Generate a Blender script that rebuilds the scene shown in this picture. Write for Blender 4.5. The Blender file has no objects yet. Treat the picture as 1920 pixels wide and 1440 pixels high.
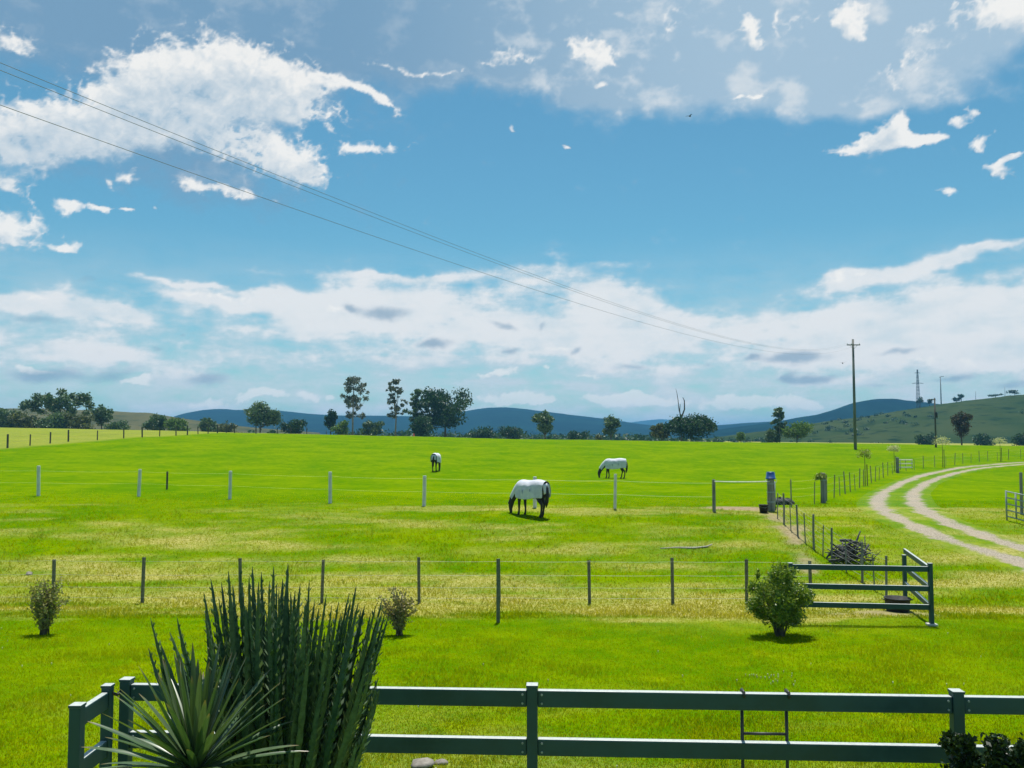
import bpy, bmesh, math, random
import numpy as np
from mathutils import Vector, Matrix, Euler

R = math.radians
scene = bpy.context.scene
COL = scene.collection

# ------------------------------------------------------------------ camera
EYE = 4.3
FPX = 1600.0                       # focal length in photo pixels (1920 wide)
PITCH = math.atan(95 / FPX)
cam_d = bpy.data.cameras.new('camera')
cam = bpy.data.objects.new('camera', cam_d)
COL.objects.link(cam)
cam.location = (0, 0, EYE)
cam.rotation_euler = (R(90) + PITCH, 0, 0)
cam_d.sensor_width = 36
cam_d.lens = 36 * FPX / 1920
cam_d.clip_start = 0.1
cam_d.clip_end = 30000
scene.camera = cam
scene.render.resolution_x, scene.render.resolution_y = 1024, 768


def pdir(px, py):
    u, v = (px - 960) / FPX, (720 - py) / FPX
    return (u, math.cos(PITCH) - v * math.sin(PITCH), math.sin(PITCH) + v * math.cos(PITCH))


def P(px, py, d):
    """the world point seen at photo pixel (px, py) at distance d along the ground"""
    x, y, z = pdir(px, py)
    return Vector((x / y * d, d, EYE + z / y * d))


def azel(px, py):
    x, y, z = pdir(px, py)
    return math.atan2(x, y), math.atan2(z, math.hypot(x, y))


# ------------------------------------------------------------------ world: sky with clouds
SUN_EL, SUN_AZ = 74.0, 8.0          # the sun stands high, ahead of the viewer and a little right
world = bpy.data.worlds.new('World')
scene.world = world
world.use_nodes = True
wn, wl = world.node_tree.nodes, world.node_tree.links
wn.clear()
SKY = 0.10


def wnode(t, **kw):
    n = wn.new(t)
    for k, v in kw.items():
        setattr(n, k, v)
    return n


EXPO = 0.55
sky_t = wnode('ShaderNodeTexSky', sky_type='NISHITA')
sky_t.sun_disc = False
sky_t.sun_elevation = R(SUN_EL)
sky_t.sun_rotation = R(SUN_AZ)
sky_t.altitude = 0
sky_t.air_density = 1.0
sky_t.dust_density = 0.6
sky_t.ozone_density = 1.6

tint = wnode('ShaderNodeMix', data_type='RGBA', blend_type='MULTIPLY')
tint.inputs[0].default_value = 1.0
wl.new(sky_t.outputs[0], tint.inputs[6])
tint.inputs[7].default_value = (0.385, 0.725, 0.725, 1)      # the photograph's cool grading of the whole sky
bg = wnode('ShaderNodeBackground')
bg.inputs['Strength'].default_value = SKY
wl.new(tint.outputs[2], bg.inputs['Color'])
wout = wnode('ShaderNodeOutputWorld')
wl.new(bg.outputs[0], wout.inputs['Surface'])

# ------------------------------------------------------------------ sun and exposure
sun_d = bpy.data.lights.new('sun', 'SUN')
sun_d.energy = 4.2
sun_d.angle = R(0.53)
sun_d.color = (1.0, 0.96, 0.88)
sun = bpy.data.objects.new('sun', sun_d)
COL.objects.link(sun)
_sd = Vector((math.sin(R(SUN_AZ)) * math.cos(R(SUN_EL)), math.cos(R(SUN_AZ)) * math.cos(R(SUN_EL)), math.sin(R(SUN_EL))))
sun.rotation_euler = (-_sd).to_track_quat('-Z', 'Y').to_euler()
vs = scene.view_settings
vs.view_transform = 'Standard'
vs.look = 'None'
vs.exposure = EXPO
vs.gamma = 1.0
vs.use_curve_mapping = False
scene.cycles.max_bounces = 6
scene.cycles.volume_bounces = 0
scene.cycles.transparent_max_bounces = 6
scene.cycles.use_denoising = True

# ------------------------------------------------------------------ noise helpers
def _hash(i, j, seed):
    n = (i.astype(np.int64) * 374761393 + j.astype(np.int64) * 668265263 + seed * 982451653) & 0x7fffffff
    n = ((n ^ (n >> 13)) * 1274126177) & 0x7fffffff
    n = n ^ (n >> 16)
    return (n & 0xffff) / 65535.0


def vnoise(x, y, seed=0):
    i, j = np.floor(x), np.floor(y)
    fx, fy = x - i, y - j
    fx = fx * fx * fx * (fx * (fx * 6 - 15) + 10)
    fy = fy * fy * fy * (fy * (fy * 6 - 15) + 10)
    a, b = _hash(i, j, seed), _hash(i + 1, j, seed)
    c, d = _hash(i, j + 1, seed), _hash(i + 1, j + 1, seed)
    return (a * (1 - fx) + b * fx) * (1 - fy) + (c * (1 - fx) + d * fx) * fy


def fbm(x, y, octv=5, rough=0.5, seed=0, billow=False):
    t = np.zeros_like(x, dtype=float)
    amp, tot = 1.0, 0.0
    for o in range(octv):
        ca, sa = math.cos(0.6 * o), math.sin(0.6 * o)
        f = 2.0 ** o
        n = vnoise((x * ca - y * sa) * f + 17.3 * o, (x * sa + y * ca) * f - 9.1 * o, seed + o)
        t += amp * (np.abs(2 * n - 1) if billow else n)
        tot += amp
        amp *= rough
    return t / tot


def sstep(v, lo, hi):
    t = np.clip((v - lo) / (hi - lo), 0, 1)
    return t * t * (3 - 2 * t)


def lin(r, g, b):
    f = lambda c: c / 12.92 if c <= 0.04045 else ((c + 0.055) / 1.055) ** 2.4
    return np.array([f(c / 255) for c in (r, g, b)])


# ------------------------------------------------------------------ the clouds: cover and colour by direction
BANK = [(900, 610, 330, 80, 0, 1.2), (1090, 640, 280, 62, -8, 1.1), (1030, 512, 150, 14, 2, .9), (720, 548, 150, 26, 4, .9), (1130, 545, 110, 22, -8, .8),
        (1220, 585, 130, 34, -16, .9), (1720, 600, 230, 50, 2, 1.1), (1870, 610, 240, 75, 0, 1.2), (1590, 525, 55, 22, 18, 1.2), (1720, 495, 120, 17, 9, 1.2),
        (1860, 466, 80, 9, 10, 1.0), (1640, 655, 300, 40, 0, .9), (60, 575, 100, 20, -3, 1.3), (190, 592, 100, 13, -3, 1.2),
        (400, 562, 170, 17, -1, 1.4), (480, 600, 240, 34, 0, .7), (620, 605, 120, 22, 10, 1.0), (150, 665, 330, 32, 0, .8), (430, 675, 240, 30, 0, .6),
        (330, 533, 110, 7, -2, 1.0), (560, 560, 60, 9, -4, .9), (640, 582, 60, 14, 12, 1.0), (780, 520, 110, 9, 1, .8), (-200, 610, 240, 60, 0, 1.0), (2150, 590, 240, 90, 0, 1.0)]
SHEET = [(-150, 10, 420, 60, 0, 1.0), (250, -5, 450, 65, -2, 1.1), (740, 30, 380, 100, 0, 1.4), (980, 110, 170, 60, 0, .8), (1250, 110, 300, 66, -6, 1.3),
         (1480, 135, 230, 62, -6, 1.3), (1600, 180, 110, 36, -8, 1.0), (1560, 70, 240, 66, 0, 1.1), (1830, 25, 200, 42, 8, 1.0), (1200, 10, 700, 60, 0, 1.0),
         (960, -140, 1400, 120, 0, 1.6), (450, 215, 190, 100, 0, .45), (400, 330, 260, 50, -12, .42), (120, 270, 180, 60, 0, .45), (300, 345, 220, 40, 0, .35)]
CUM = [(400, 160, 140, 72, 0, 1.5), (290, 200, 110, 55, 25, 1.0), (540, 185, 80, 48, -30, 1.0), (90, 235, 150, 50, 8, 1.3), (20, 280, 130, 30, 0, .9),
       (620, 165, 50, 16, -10, .8), (690, 187, 52, 10, -24, 1.0), (470, 290, 150, 34, -8, .85), (580, 335, 66, 32, -30, 1.0), (690, 290, 62, 12, 4, 1.1), (420, 358, 80, 10, -3, .9),
       (0, 345, 62, 28, 0, 1.1), (15, 428, 50, 30, 0, 1.3), (118, 462, 26, 11, 12, 1.1), (146, 394, 24, 13, 0, 1.3), (195, 395, 11, 9, 0, 1.1),
       (238, 394, 13, 6, 0, 1.1), (240, 335, 22, 12, -15, .8), (215, 355, 10, 12, 0, .8), (312, 393, 9, 7, 0, 1.1), (950, 110, 60, 17, 5, 1.0), (1110, 80, 70, 22, -30, .9), (1120, 115, 40, 18, 0, .8),
       (1122, 155, 18, 6, 5, 1.1), (1395, 55, 20, 30, 20, 1.1), (1410, 92, 26, 18, -25, 1.0), (1275, 35, 30, 22, 0, .7), (1510, 40, 80, 25, 0, .6), (1590, 30, 24, 30, 30, 1.2), (1612, 60, 20, 18, -30, .9), (1850, 20, 110, 30, -8, 1.0),
       (1925, 45, 50, 36, -20, 1.0), (1660, 278, 62, 13, 4, 1.3), (1668, 240, 20, 30, 0, 1.3), (1672, 262, 36, 20, 0, .8), (1750, 264, 30, 9, 0, 1.2), (1668, 165, 14, 40, 0, .5), (1700, 105, 60, 14, 12, .45), (1795, 228, 22, 10, 0, 1.1),
       (1848, 255, 16, 20, -30, 1.1), (1885, 325, 22, 20, -30, 1.3), (1912, 290, 24, 10, 15, 1.2), (1825, 205, 9, 7, 0, 1.0), (1761, 352, 9, 11, 0, 1.1),
       (964, 250, 15, 10, -20, 1.2), (1054, 270, 13, 6, 0, 1.1), (820, 138, 50, 6, 0, .8), (720, 125, 50, 7, -6, .8), (1400, 183, 36, 4, 0, .9), (0, 75, 34, 20, 0, 1.0),
       (1045, 655, 30, 7, 0, 1.1),
       (75, 688, 26, 6, -20, .8), (265, 708, 30, 7, 12, .8), (1060, 540, 100, 14, -6, .6), (60, 562, 50, 10, -5, .6), (380, 556, 120, 8, -1, .6), (640, 578, 40, 10, 10, .7), (1580, 520, 45, 12, 20, .6)]
_r = random.Random(4)
for (_x0, _x1, _y, _n, _s) in ((360, 425, 752, 5, 9), (450, 545, 744, 8, 11), (560, 650, 748, 7, 9), (865, 965, 716, 7, 9), (1000, 1025, 698, 2, 8), (1060, 1140, 713, 6, 8), (880, 1050, 748, 13, 11),
                               (1090, 1270, 750, 14, 12), (1310, 1520, 755, 15, 13), (1490, 1570, 760, 6, 9), (250, 290, 710, 3, 8), (60, 110, 690, 3, 7), (1640, 1900, 690, 8, 8)):
    for _k in range(_n):
        _q = (_k + _r.random()) / _n
        _w = _s * _r.uniform(.9, 1.9)
        CUM.append((_x0 + (_x1 - _x0) * _q, _y + _r.uniform(-.5, .5) * _s - (14 * _q if _x0 == 865 else 0), _w * 1.3, _s * _r.uniform(.55, 1.0), _r.uniform(-8, 8), _r.uniform(.38, .62)))
DARK = [(728, 588, 42, 13, 4, 1.3), (660, 577, 17, 8, -20, 1.1), (815, 645, 30, 9, 0, 1.2), (950, 612, 24, 8, -15, 1.1), (1018, 614, 12, 9, 30, 1.1),
        (958, 660, 18, 7, 0, 1.0), (1083, 661, 16, 9, 25, 1.1), (1185, 690, 34, 7, 0, 1.0), (1328, 685, 10, 6, 0, 1.0), (75, 601, 40, 8, 0, 1.0),
        (90, 702, 50, 13, 5, 1.2), (215, 702, 50, 14, 18, 1.2), (390, 714, 44, 12, 8, 1.1), (1490, 669, 66, 10, 2, 1.2), (1408, 668, 14, 7, 20, 1.0),
        (1525, 711, 50, 8, 2, 1.2), (1480, 703, 16, 8, 25, 1.0), (165, 525, 20, 8, 0, .8), (290, 655, 16, 6, 0, 1.0), (342, 628, 8, 4, 0, .9), (1780, 710, 36, 5, 8, .9), (1690, 660, 30, 6, 5, .8), (1900, 720, 30, 7, 0, .9), (1640, 725, 30, 5, 0, .8)]


def blob_sum(a, e, lst):
    t = np.zeros_like(a)
    for (px, py, rx, ry, rot, w) in lst:
        a0, e0 = azel(px, py)
        c, s = math.cos(R(rot)), math.sin(R(rot))
        da, de = (a - a0) * FPX * math.cos(a0) , (e - e0) * FPX
        u, v = (da * c + de * s) / rx, (-da * s + de * c) / ry
        t += (w + (.06 if ry < 14 else 0)) * np.exp(-0.9 * (u * u + v * v))
    return t


def clouds(a, e):
    """cloud colour (linear, as the picture shows it) and cover for directions (azimuth, elevation)"""
    X, Y = a * 10.0, e * 10.0                     # about one unit = 160 photo pixels
    wx = fbm(X * 1.1, Y * 1.6, 5, .55, 11) - .5
    wy = fbm(X * 1.1, Y * 1.6, 5, .55, 37) - .5
    fx = fbm(X * 3.5, Y * 4.5, 6, .6, 71) - .5
    fy = fbm(X * 3.5, Y * 4.5, 6, .6, 93) - .5
    n1 = fbm(X * 2.2, Y * 3.2, 8, .60, 5)
    st = fbm(X * 1.6, Y * 7.0, 6, .55, 23)                        # streaks
    gen = fbm(X * .55, Y * 1.3, 6, .55, 51)
    out = np.maximum(sstep(np.abs(a), .52, .78), sstep(e, .45, .60))
    gen = sstep(gen, .46, .66) * out

    def lumps(a_, e_):                            # heaped, cauliflower-like billows
        q = fbm(a_ * 34 + fx * .9, e_ * 44 + fy * .9, 5, .55, 19, True)
        return (q - .30)

    def fine(a_, e_):
        return fbm(a_ * 95 + fx * 1.5, e_ * 120 + fy * 1.5, 4, .55, 29, True) - .30

    def heap(a_, e_):
        c0 = blob_sum(a_ + wx * .045 + fx * .020, e_ + wy * .020 + fy * .013, CUM) + gen * .9
        core = sstep(c0, .6, 1.4)
        return c0, np.minimum(c0, 1.6) + ((n1 - .5) * 1.25 - lumps(a_, e_) * 1.05 - fine(a_, e_) * .9) * (1 - .45 * core)

    veil = sstep(-e, -azel(960, 430)[1], -azel(960, 720)[1])
    veil = .78 * veil * np.clip(.90 + 1.6 * (st - .5) + 1.2 * (n1 - .5), 0, 1.2)
    bank = blob_sum(a + wx * .07 + fx * .014, e + wy * .028 + fy * .010, BANK)
    bank += .9 * sstep(-np.abs(e - .08), -.06, 0) * gen
    bank = bank + (n1 - .5) * 1.35 + (st - .5) * 1.15 - lumps(a, e * 1.3) * .55
    bd = sstep(bank, .46, 1.55) * .90
    sheet = blob_sum(a + wx * .11 + fx * .01, e + wy * .05 + fy * .008, SHEET) + (n1 - .5) * .9 - lumps(a, e) * .3 + gen * .7
    sd = sstep(sheet, .16, 1.20) * .88
    cu0, cu = heap(a, e)
    _, cup = heap(a + .004, e + .016)
    up = cu - cup                                 # towards the light the heap thins out
    cd = sstep(cu, .38, 1.10 + .5 * sstep(-up, -.05, .35)) * .95 * sstep(cu0, .06, .34)
    dk = blob_sum(a + fx * .02, e + fy * .010, DARK) + (n1 - .5) * 1.3
    dd = sstep(dk, .30, 1.45) * .80

    low = sstep(-e, -.11, -.05)
    cd = cd * (1 - .30 * low)
    lit = np.clip(.56 + up * .75 * (1 - .4 * low) - .22 * sstep(cu, .9, 1.7) + .5 * (n1 - .5) - .35 * lumps(a, e), 0, 1)[..., None]
    cu_c = lin(172, 196, 214) * (1 - lit) + lin(247, 246, 243) * lit
    t = sstep(a, -.25, .30)[..., None]
    sh_c = lin(123, 160, 190) * (1 - t) + lin(172, 197, 216) * t
    t = (.85 * sstep(n1 + .4 * (st - .5) - .35 * lumps(a, e), .44, .86) * (.25 + .75 * sstep(a, -.12, .08)))[..., None]
    sh_c = sh_c * (1 - t) + lin(226, 231, 234) * t
    t = sstep(st * .35 + n1 * .5 + .25 * bd, .42, .72)[..., None]
    bk_c = lin(214, 225, 231) * (1 - t) + lin(240, 240, 240) * t
    C = np.zeros(a.shape + (3,))
    A = np.zeros(a.shape)
    tv = sstep(-e, -.10, -.01)[..., None]
    for col, d in ((lin(198, 214, 223) * (1 - tv) + lin(224, 230, 233) * tv + 0 * C, veil), (bk_c, bd), (sh_c, sd), (cu_c, cd), (lin(140, 168, 190) + 0 * C, dd)):
        C = C * (1 - d)[..., None] + col * d[..., None]
        A = A * (1 - d) + d
    return C / np.maximum(A, 1e-4)[..., None], A


# ------------------------------------------------------------------ object helpers
def tag(o, label=None, cat=None, group=None, kind=None):
    for k, v in (('label', label), ('category', cat), ('group', group), ('kind', kind)):
        if v:
            o[k] = v
    return o


def link(name, me, m=None, parent=None):
    o = bpy.data.objects.new(name, me)
    COL.objects.link(o)
    if m is not None and me is not None and not me.materials:
        me.materials.append(m)
    if parent is not None:
        o.parent = parent
    return o


def empty(name, loc=(0, 0, 0), rz=0.0):
    o = bpy.data.objects.new(name, None)
    COL.objects.link(o)
    o.empty_display_size = .1
    o.location = loc
    o.rotation_euler = (0, 0, rz)
    return o


def thing(name, label, cat, loc=(0, 0, 0), rz=0.0, group=None):
    return tag(empty(name, loc, rz), label, cat, group)


def mesh_np(name, V, F, smooth=False, n=None):
    """mesh from arrays; F has n corners for each face"""
    V = np.asarray(V, dtype=np.float32).reshape(-1, 3)
    F = np.asarray(F, dtype=np.int32)
    n = F.shape[1]
    me = bpy.data.meshes.new(name)
    me.vertices.add(len(V))
    me.vertices.foreach_set('co', V.ravel())
    me.loops.add(F.size)
    me.loops.foreach_set('vertex_index', F.ravel())
    me.polygons.add(len(F))
    me.polygons.foreach_set('loop_start', np.arange(0, F.size, n, dtype=np.int32))
    me.polygons.foreach_set('loop_total', np.full(len(F), n, dtype=np.int32))
    if smooth:
        me.polygons.foreach_set('use_smooth', np.ones(len(F), dtype=bool))
    me.update(calc_edges=True)
    return me


def set_attr(me, name, vals):
    at = me.attributes.new(name, 'FLOAT', 'POINT')
    at.data.foreach_set('value', np.asarray(vals, dtype=np.float32).ravel())


class MB:
    """collects simple shapes into one mesh"""
    def __init__(self):
        self.v, self.f = [], []

    def add(self, vs, fs, M=None):
        b = len(self.v)
        for p in vs:
            p = Vector(p)
            self.v.append(tuple(M @ p if M is not None else p))
        for f in fs:
            self.f.append(tuple(i + b for i in f))
        return self

    def box(self, c, s, M=None, ch=0.0):
        bm = bmesh.new()
        bmesh.ops.create_cube(bm, size=1.0)
        for v in bm.verts:
            v.co = Vector((v.co.x * s[0] + c[0], v.co.y * s[1] + c[1], v.co.z * s[2] + c[2]))
        if ch > 0:
            bmesh.ops.bevel(bm, geom=list(bm.edges), offset=ch, segments=2, affect='EDGES', profile=.5)
        bm.verts.index_update()
        self.add([v.co.copy() for v in bm.verts], [[v.index for v in f.verts] for f in bm.faces], M)
        bm.free()
        return self

    def tube(self, pts, rad, n=8, cap=True, sy=1.0):
        pts = [Vector(p) for p in pts]
        if not hasattr(rad, '__len__'):
            rad = [rad] * len(pts)
        b = len(self.v)
        ref = None
        for i, p in enumerate(pts):
            t = (pts[min(i + 1, len(pts) - 1)] - pts[max(i - 1, 0)]).normalized()
            if ref is None:
                ref = Vector((0, 0, 1)) if abs(t.z) < .9 else Vector((1, 0, 0))
            a = (ref - t * ref.dot(t)).normalized()
            ref = a
            c = t.cross(a)
            for k in range(n):
                w = 2 * math.pi * k / n
                self.v.append(tuple(p + (a * math.cos(w) + c * math.sin(w) * sy) * rad[i]))
        for i in range(len(pts) - 1):
            for k in range(n):
                self.f.append((b + i * n + k, b + i * n + (k + 1) % n, b + (i + 1) * n + (k + 1) % n, b + (i + 1) * n + k))
        if cap:
            self.f.append(tuple(b + k for k in reversed(range(n))))
            self.f.append(tuple(b + (len(pts) - 1) * n + k for k in range(n)))
        return self

    def lathe(self, prof, n=20, c=(0, 0, 0)):
        b = len(self.v)
        for (r, z) in prof:
            for k in range(n):
                w = 2 * math.pi * k / n
                self.v.append((c[0] + r * math.cos(w), c[1] + r * math.sin(w), c[2] + z))
        for i in range(len(prof) - 1):
            for k in range(n):
                self.f.append((b + i * n + k, b + i * n + (k + 1) % n, b + (i + 1) * n + (k + 1) % n, b + (i + 1) * n + k))
        return self

    def mesh(self, name, smooth=False):
        me = bpy.data.meshes.new(name)
        me.from_pydata(self.v, [], self.f)
        if smooth:
            me.polygons.foreach_set('use_smooth', np.ones(len(me.polygons), dtype=bool))
        me.update()
        return me

    def build(self, name, m, parent=None, smooth=False):
        return link(name, self.mesh(name, smooth), m, parent)


# ------------------------------------------------------------------ materials
def new_mat(name):
    m = bpy.data.materials.new(name)
    m.use_nodes = True
    nt = m.node_tree
    nt.nodes.clear()
    return m, nt.nodes, nt.links


def nmath(N, L, op, a, b=None, clamp=False):
    n = N.new('ShaderNodeMath')
    n.operation = op
    n.use_clamp = clamp
    for i, s in enumerate((a, b)):
        if s is None:
            continue
        if isinstance(s, (int, float)):
            n.inputs[i].default_value = s
        else:
            L.new(s, n.inputs[i])
    return n.outputs[0]


def nmix(N, L, fac, a, b, blend='MIX'):
    n = N.new('ShaderNodeMix')
    n.data_type = 'RGBA'
    n.blend_type = blend
    for i, s in ((0, fac), (6, a), (7, b)):
        if isinstance(s, (int, float)):
            n.inputs[i].default_value = s
        elif isinstance(s, (tuple, list)):
            n.inputs[i].default_value = (*s[:3], 1)
        else:
            L.new(s, n.inputs[i])
    return n.outputs[2]


def nnoise(N, L, vec, scale, detail=3, rough=.55):
    n = N.new('ShaderNodeTexNoise')
    n.inputs['Scale'].default_value = scale
    n.inputs['Detail'].default_value = detail
    n.inputs['Roughness'].default_value = rough
    if vec is not None:
        L.new(vec, n.inputs['Vector'])
    return n.outputs['Fac']


def nrange(N, L, v, lo, hi, o0=0., o1=1., smooth=True):
    n = N.new('ShaderNodeMapRange')
    n.interpolation_type = 'SMOOTHSTEP' if smooth else 'LINEAR'
    for i, s in ((1, lo), (2, hi), (3, o0), (4, o1)):
        n.inputs[i].default_value = s
    L.new(v, n.inputs[0])
    return n.outputs[0]


def mat(name, c1, c2=None, rough=.6, scale=6., bump=0., metal=0., spec=.5, detail=4, stretch=(1, 1, 1)):
    """a surface whose colour wanders between c1 and c2"""
    m, N, L = new_mat(name)
    c2 = c2 or tuple(min(1, x * 1.35) for x in c1)
    tcn = N.new('ShaderNodeTexCoord')
    mp = N.new('ShaderNodeMapping')
    mp.inputs['Scale'].default_value = stretch
    L.new(tcn.outputs['Object'], mp.inputs[0])
    f = nnoise(N, L, mp.outputs[0], scale, detail, .6)
    col = nmix(N, L, nrange(N, L, f, .32, .68), c1, c2)
    bs = N.new('ShaderNodeBsdfPrincipled')
    L.new(col, bs.inputs['Base Color'])
    bs.inputs['Metallic'].default_value = metal
    bs.inputs['Specular IOR Level'].default_value = spec
    L.new(nrange(N, L, f, .2, .8, max(0, rough - .1), min(1, rough + .12)), bs.inputs['Roughness'])
    if bump:
        b = N.new('ShaderNodeBump')
        b.inputs['Strength'].default_value = bump
        b.inputs['Distance'].default_value = .02
        L.new(f, b.inputs['Height'])
        L.new(b.outputs[0], bs.inputs['Normal'])
    o = N.new('ShaderNodeOutputMaterial')
    L.new(bs.outputs[0], o.inputs[0])
    return m


def leaf_mat(name, c1, c2, c3=None, trans=.35, rough=.5, clump=0.0, spec=.3):
    """leaves: every leaf has its own tone, some light passes through"""
    m, N, L = new_mat(name)
    g = N.new('ShaderNodeNewGeometry')
    r = N.new('ShaderNodeValToRGB')
    r.color_ramp.elements[0].color = (*c1, 1)
    r.color_ramp.elements[1].color = (*(c3 or c2), 1)
    if c3:
        e = r.color_ramp.elements.new(.55)
        e.color = (*c2, 1)
    L.new(g.outputs['Random Per Island'], r.inputs[0])
    col = r.outputs[0]
    if clump:
        f = nnoise(N, L, g.outputs['Position'], clump, 2)
        col = nmix(N, L, nrange(N, L, f, .35, .65, 0, .6), col, tuple(x * .6 for x in c1))
    bs = N.new('ShaderNodeBsdfPrincipled')
    bs.inputs['Roughness'].default_value = rough
    bs.inputs['Specular IOR Level'].default_value = spec
    L.new(col, bs.inputs['Base Color'])
    tr = N.new('ShaderNodeBsdfTranslucent')
    tcol = nmix(N, L, 1.0, col, (1.0, 1.0, .5), 'MULTIPLY')
    L.new(tcol, tr.inputs[0])
    mx = N.new('ShaderNodeMixShader')
    mx.inputs[0].default_value = trans
    L.new(bs.outputs[0], mx.inputs[1])
    L.new(tr.outputs[0], mx.inputs[2])
    o = N.new('ShaderNodeOutputMaterial')
    L.new(mx.outputs[0], o.inputs[0])
    return m


# ------------------------------------------------------------------ the lie of the land
_PY = np.array([-60, 0, 5, 7.3, 12, 18, 21, 23, 25.5, 28, 33, 37, 45, 55, 67, 80, 100, 130, 155, 175, 220, 300, 600, 2000, 9000], float)
_PZ = np.array([1.5, 1.2, .95, .86, .55, .18, -.02, -.15, -.05, .3, .98, 1.22, 1.15, 1.0, 1.0, 1.3, 2.0, 3.0, 3.45, 3.4, 2.6, 1.5, 0, -4, -20], float)
_h = np.diff(_PY)
_dl = np.diff(_PZ) / _h
_m = np.zeros_like(_PY)
_m[1:-1] = np.where(_dl[:-1] * _dl[1:] > 0, 2 * _dl[:-1] * _dl[1:] / (_dl[:-1] + _dl[1:] + 1e-12), 0)
_m[0], _m[-1] = _dl[0], _dl[-1]


def profile(y):
    y = np.clip(y, _PY[0], _PY[-1])
    i = np.clip(np.searchsorted(_PY, y) - 1, 0, len(_h) - 1)
    t = (y - _PY[i]) / _h[i]
    return ((2 * t**3 - 3 * t**2 + 1) * _PZ[i] + (t**3 - 2 * t**2 + t) * _h[i] * _m[i]
            + (-2 * t**3 + 3 * t**2) * _PZ[i + 1] + (t**3 - t**2) * _h[i] * _m[i + 1])


def ground(x, y):
    x, y = np.asarray(x, float), np.asarray(y, float)
    xe = 150 * np.tanh(x / 150)
    k = np.where(x < 0, .025, .015)
    tilt = -k * xe * sstep(y, 26, 62) * (1 - sstep(y, 260, 700))
    rough = (fbm(x * .35, y * .35, 3, .5, 401) - .5) * .10 + (fbm(x * .07, y * .07, 2, .5, 77) - .5) * .22 * sstep(y, 20, 60)
    return profile(y) + tilt + rough


def gz(x, y):
    return float(ground(np.array([x]), np.array([y]))[0])


def hit(px, py, y0=6.0, y1=200.0):
    """where the ground is seen at photo pixel (px, py)"""
    x, y, z = pdir(px, py)
    ys = np.geomspace(y0, y1, 1600)
    zr = EYE + z / y * ys
    g = ground(x / y * ys, ys)
    k = np.argmax(zr <= g)
    if zr[k] > g[k]:
        k = len(ys) - 1
    return Vector((x / y * ys[k], ys[k], float(g[k])))


# paths worn in the grass, from what is seen on the ground
TRACK = [hit(*p) for p in [(2120, 1110), (2010, 1078), (1920, 1044), (1850, 1023), (1780, 998), (1722, 975), (1690, 955), (1680, 938), (1692, 920), (1732, 900), (1800, 882), (1860, 874), (1920, 869), (1990, 865), (2080, 861)]]
WORN = [hit(*p) for p in [(1395, 953), (1440, 962), (1475, 985), (1490, 1010), (1505, 1040), (1515, 1070)]]


def dist_poly(x, y, pts):
    best = np.full(np.shape(x), 1e9)
    for a, b in zip(pts[:-1], pts[1:]):
        dx, dy = b[0] - a[0], b[1] - a[1]
        t = np.clip(((x - a[0]) * dx + (y - a[1]) * dy) / (dx * dx + dy * dy), 0, 1)
        best = np.minimum(best, np.hypot(x - a[0] - t * dx, y - a[1] - t * dy))
    return best


FLEFT = [hit(14, 840), hit(128, 828), hit(232, 822), hit(330, 817), hit(440, 812)]     # the far fence on the left


def dryness(x, y):
    """0 = fresh green, 1 = straw"""
    n = fbm(x * .26, y * 1.15, 5, .62, 301)
    n2 = fbm(x * .11, y * .25, 4, .55, 333)
    prof = np.interp(y, [18.6, 19.6, 21.5, 24, 27, 30, 33, 36, 40, 46, 60], [0, .66, .76, .68, .66, .62, .58, .54, .24, .10, .0])
    edge = (fbm(x * .35, y * .35, 4, .6, 91) - .5) * 4.5
    prof = prof * sstep(y + edge, 18.6, 20.4)
    d = .85 * sstep(n * .6 + n2 * .4, .90 - prof * .80, 1.22 - prof * .80)
    # the patch of hay right of the middle, in front of the wire fence
    d = np.maximum(d, .9 * sstep(n, .40, .55) * np.exp(-(((x - 5.0) / 3.2) ** 2 + ((y - 22.5) / 2.4) ** 2)))
    # worn places
    d = np.maximum(d, .55 * sstep(n, .36, .52) * (1 - sstep(np.abs(y - 35.5 - .02 * x), .6, 2.2)) * sstep(x, -14, 0))
    # dry paddock beyond the far left fence, and all the country beyond the crest
    fx, fy = FLEFT[0], FLEFT[-1]
    line = fx[1] + (fy[1] - fx[1]) * (x - fx[0]) / (fy[0] - fx[0])
    d = np.maximum(d, sstep(y - line, 0, 5) * (x < fy[0] + 8) * (.26 + .32 * n))
    d = np.maximum(d, sstep(y, 168, 182) * (.5 + .3 * n))
    d = np.maximum(d, .26 * sstep(fbm(x * .5, y * .9, 4, .6, 808), .40, .66) * (1 - sstep(y, 9.5, 14)))      # the worn lawn by the fence
    return np.clip(d, 0, 1)


def dirtness(x, y):
    n = fbm(x * 1.1, y * 1.1, 4, .55, 611)
    w = dist_poly(x, y, WORN)
    d = .85 * (1 - sstep(w + (n - .5) * 1.3, .02, .55))
    g = WORN[0]
    d = np.maximum(d, 1 - sstep(np.hypot((x - g[0]) / 1.9, (y - g[1]) / .85) + (n - .5) * 1.0, .55, 1.1))
    t = TUB
    d = np.maximum(d, .7 * (1 - sstep(np.hypot((x - t[0] + .6) / 1.6, (y - t[1] + .35) / .6) + (n - .5) * .9, .4, 1.1)))
    return np.clip(d, 0, 1)


TUB = hit(1683, 1146)


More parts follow.
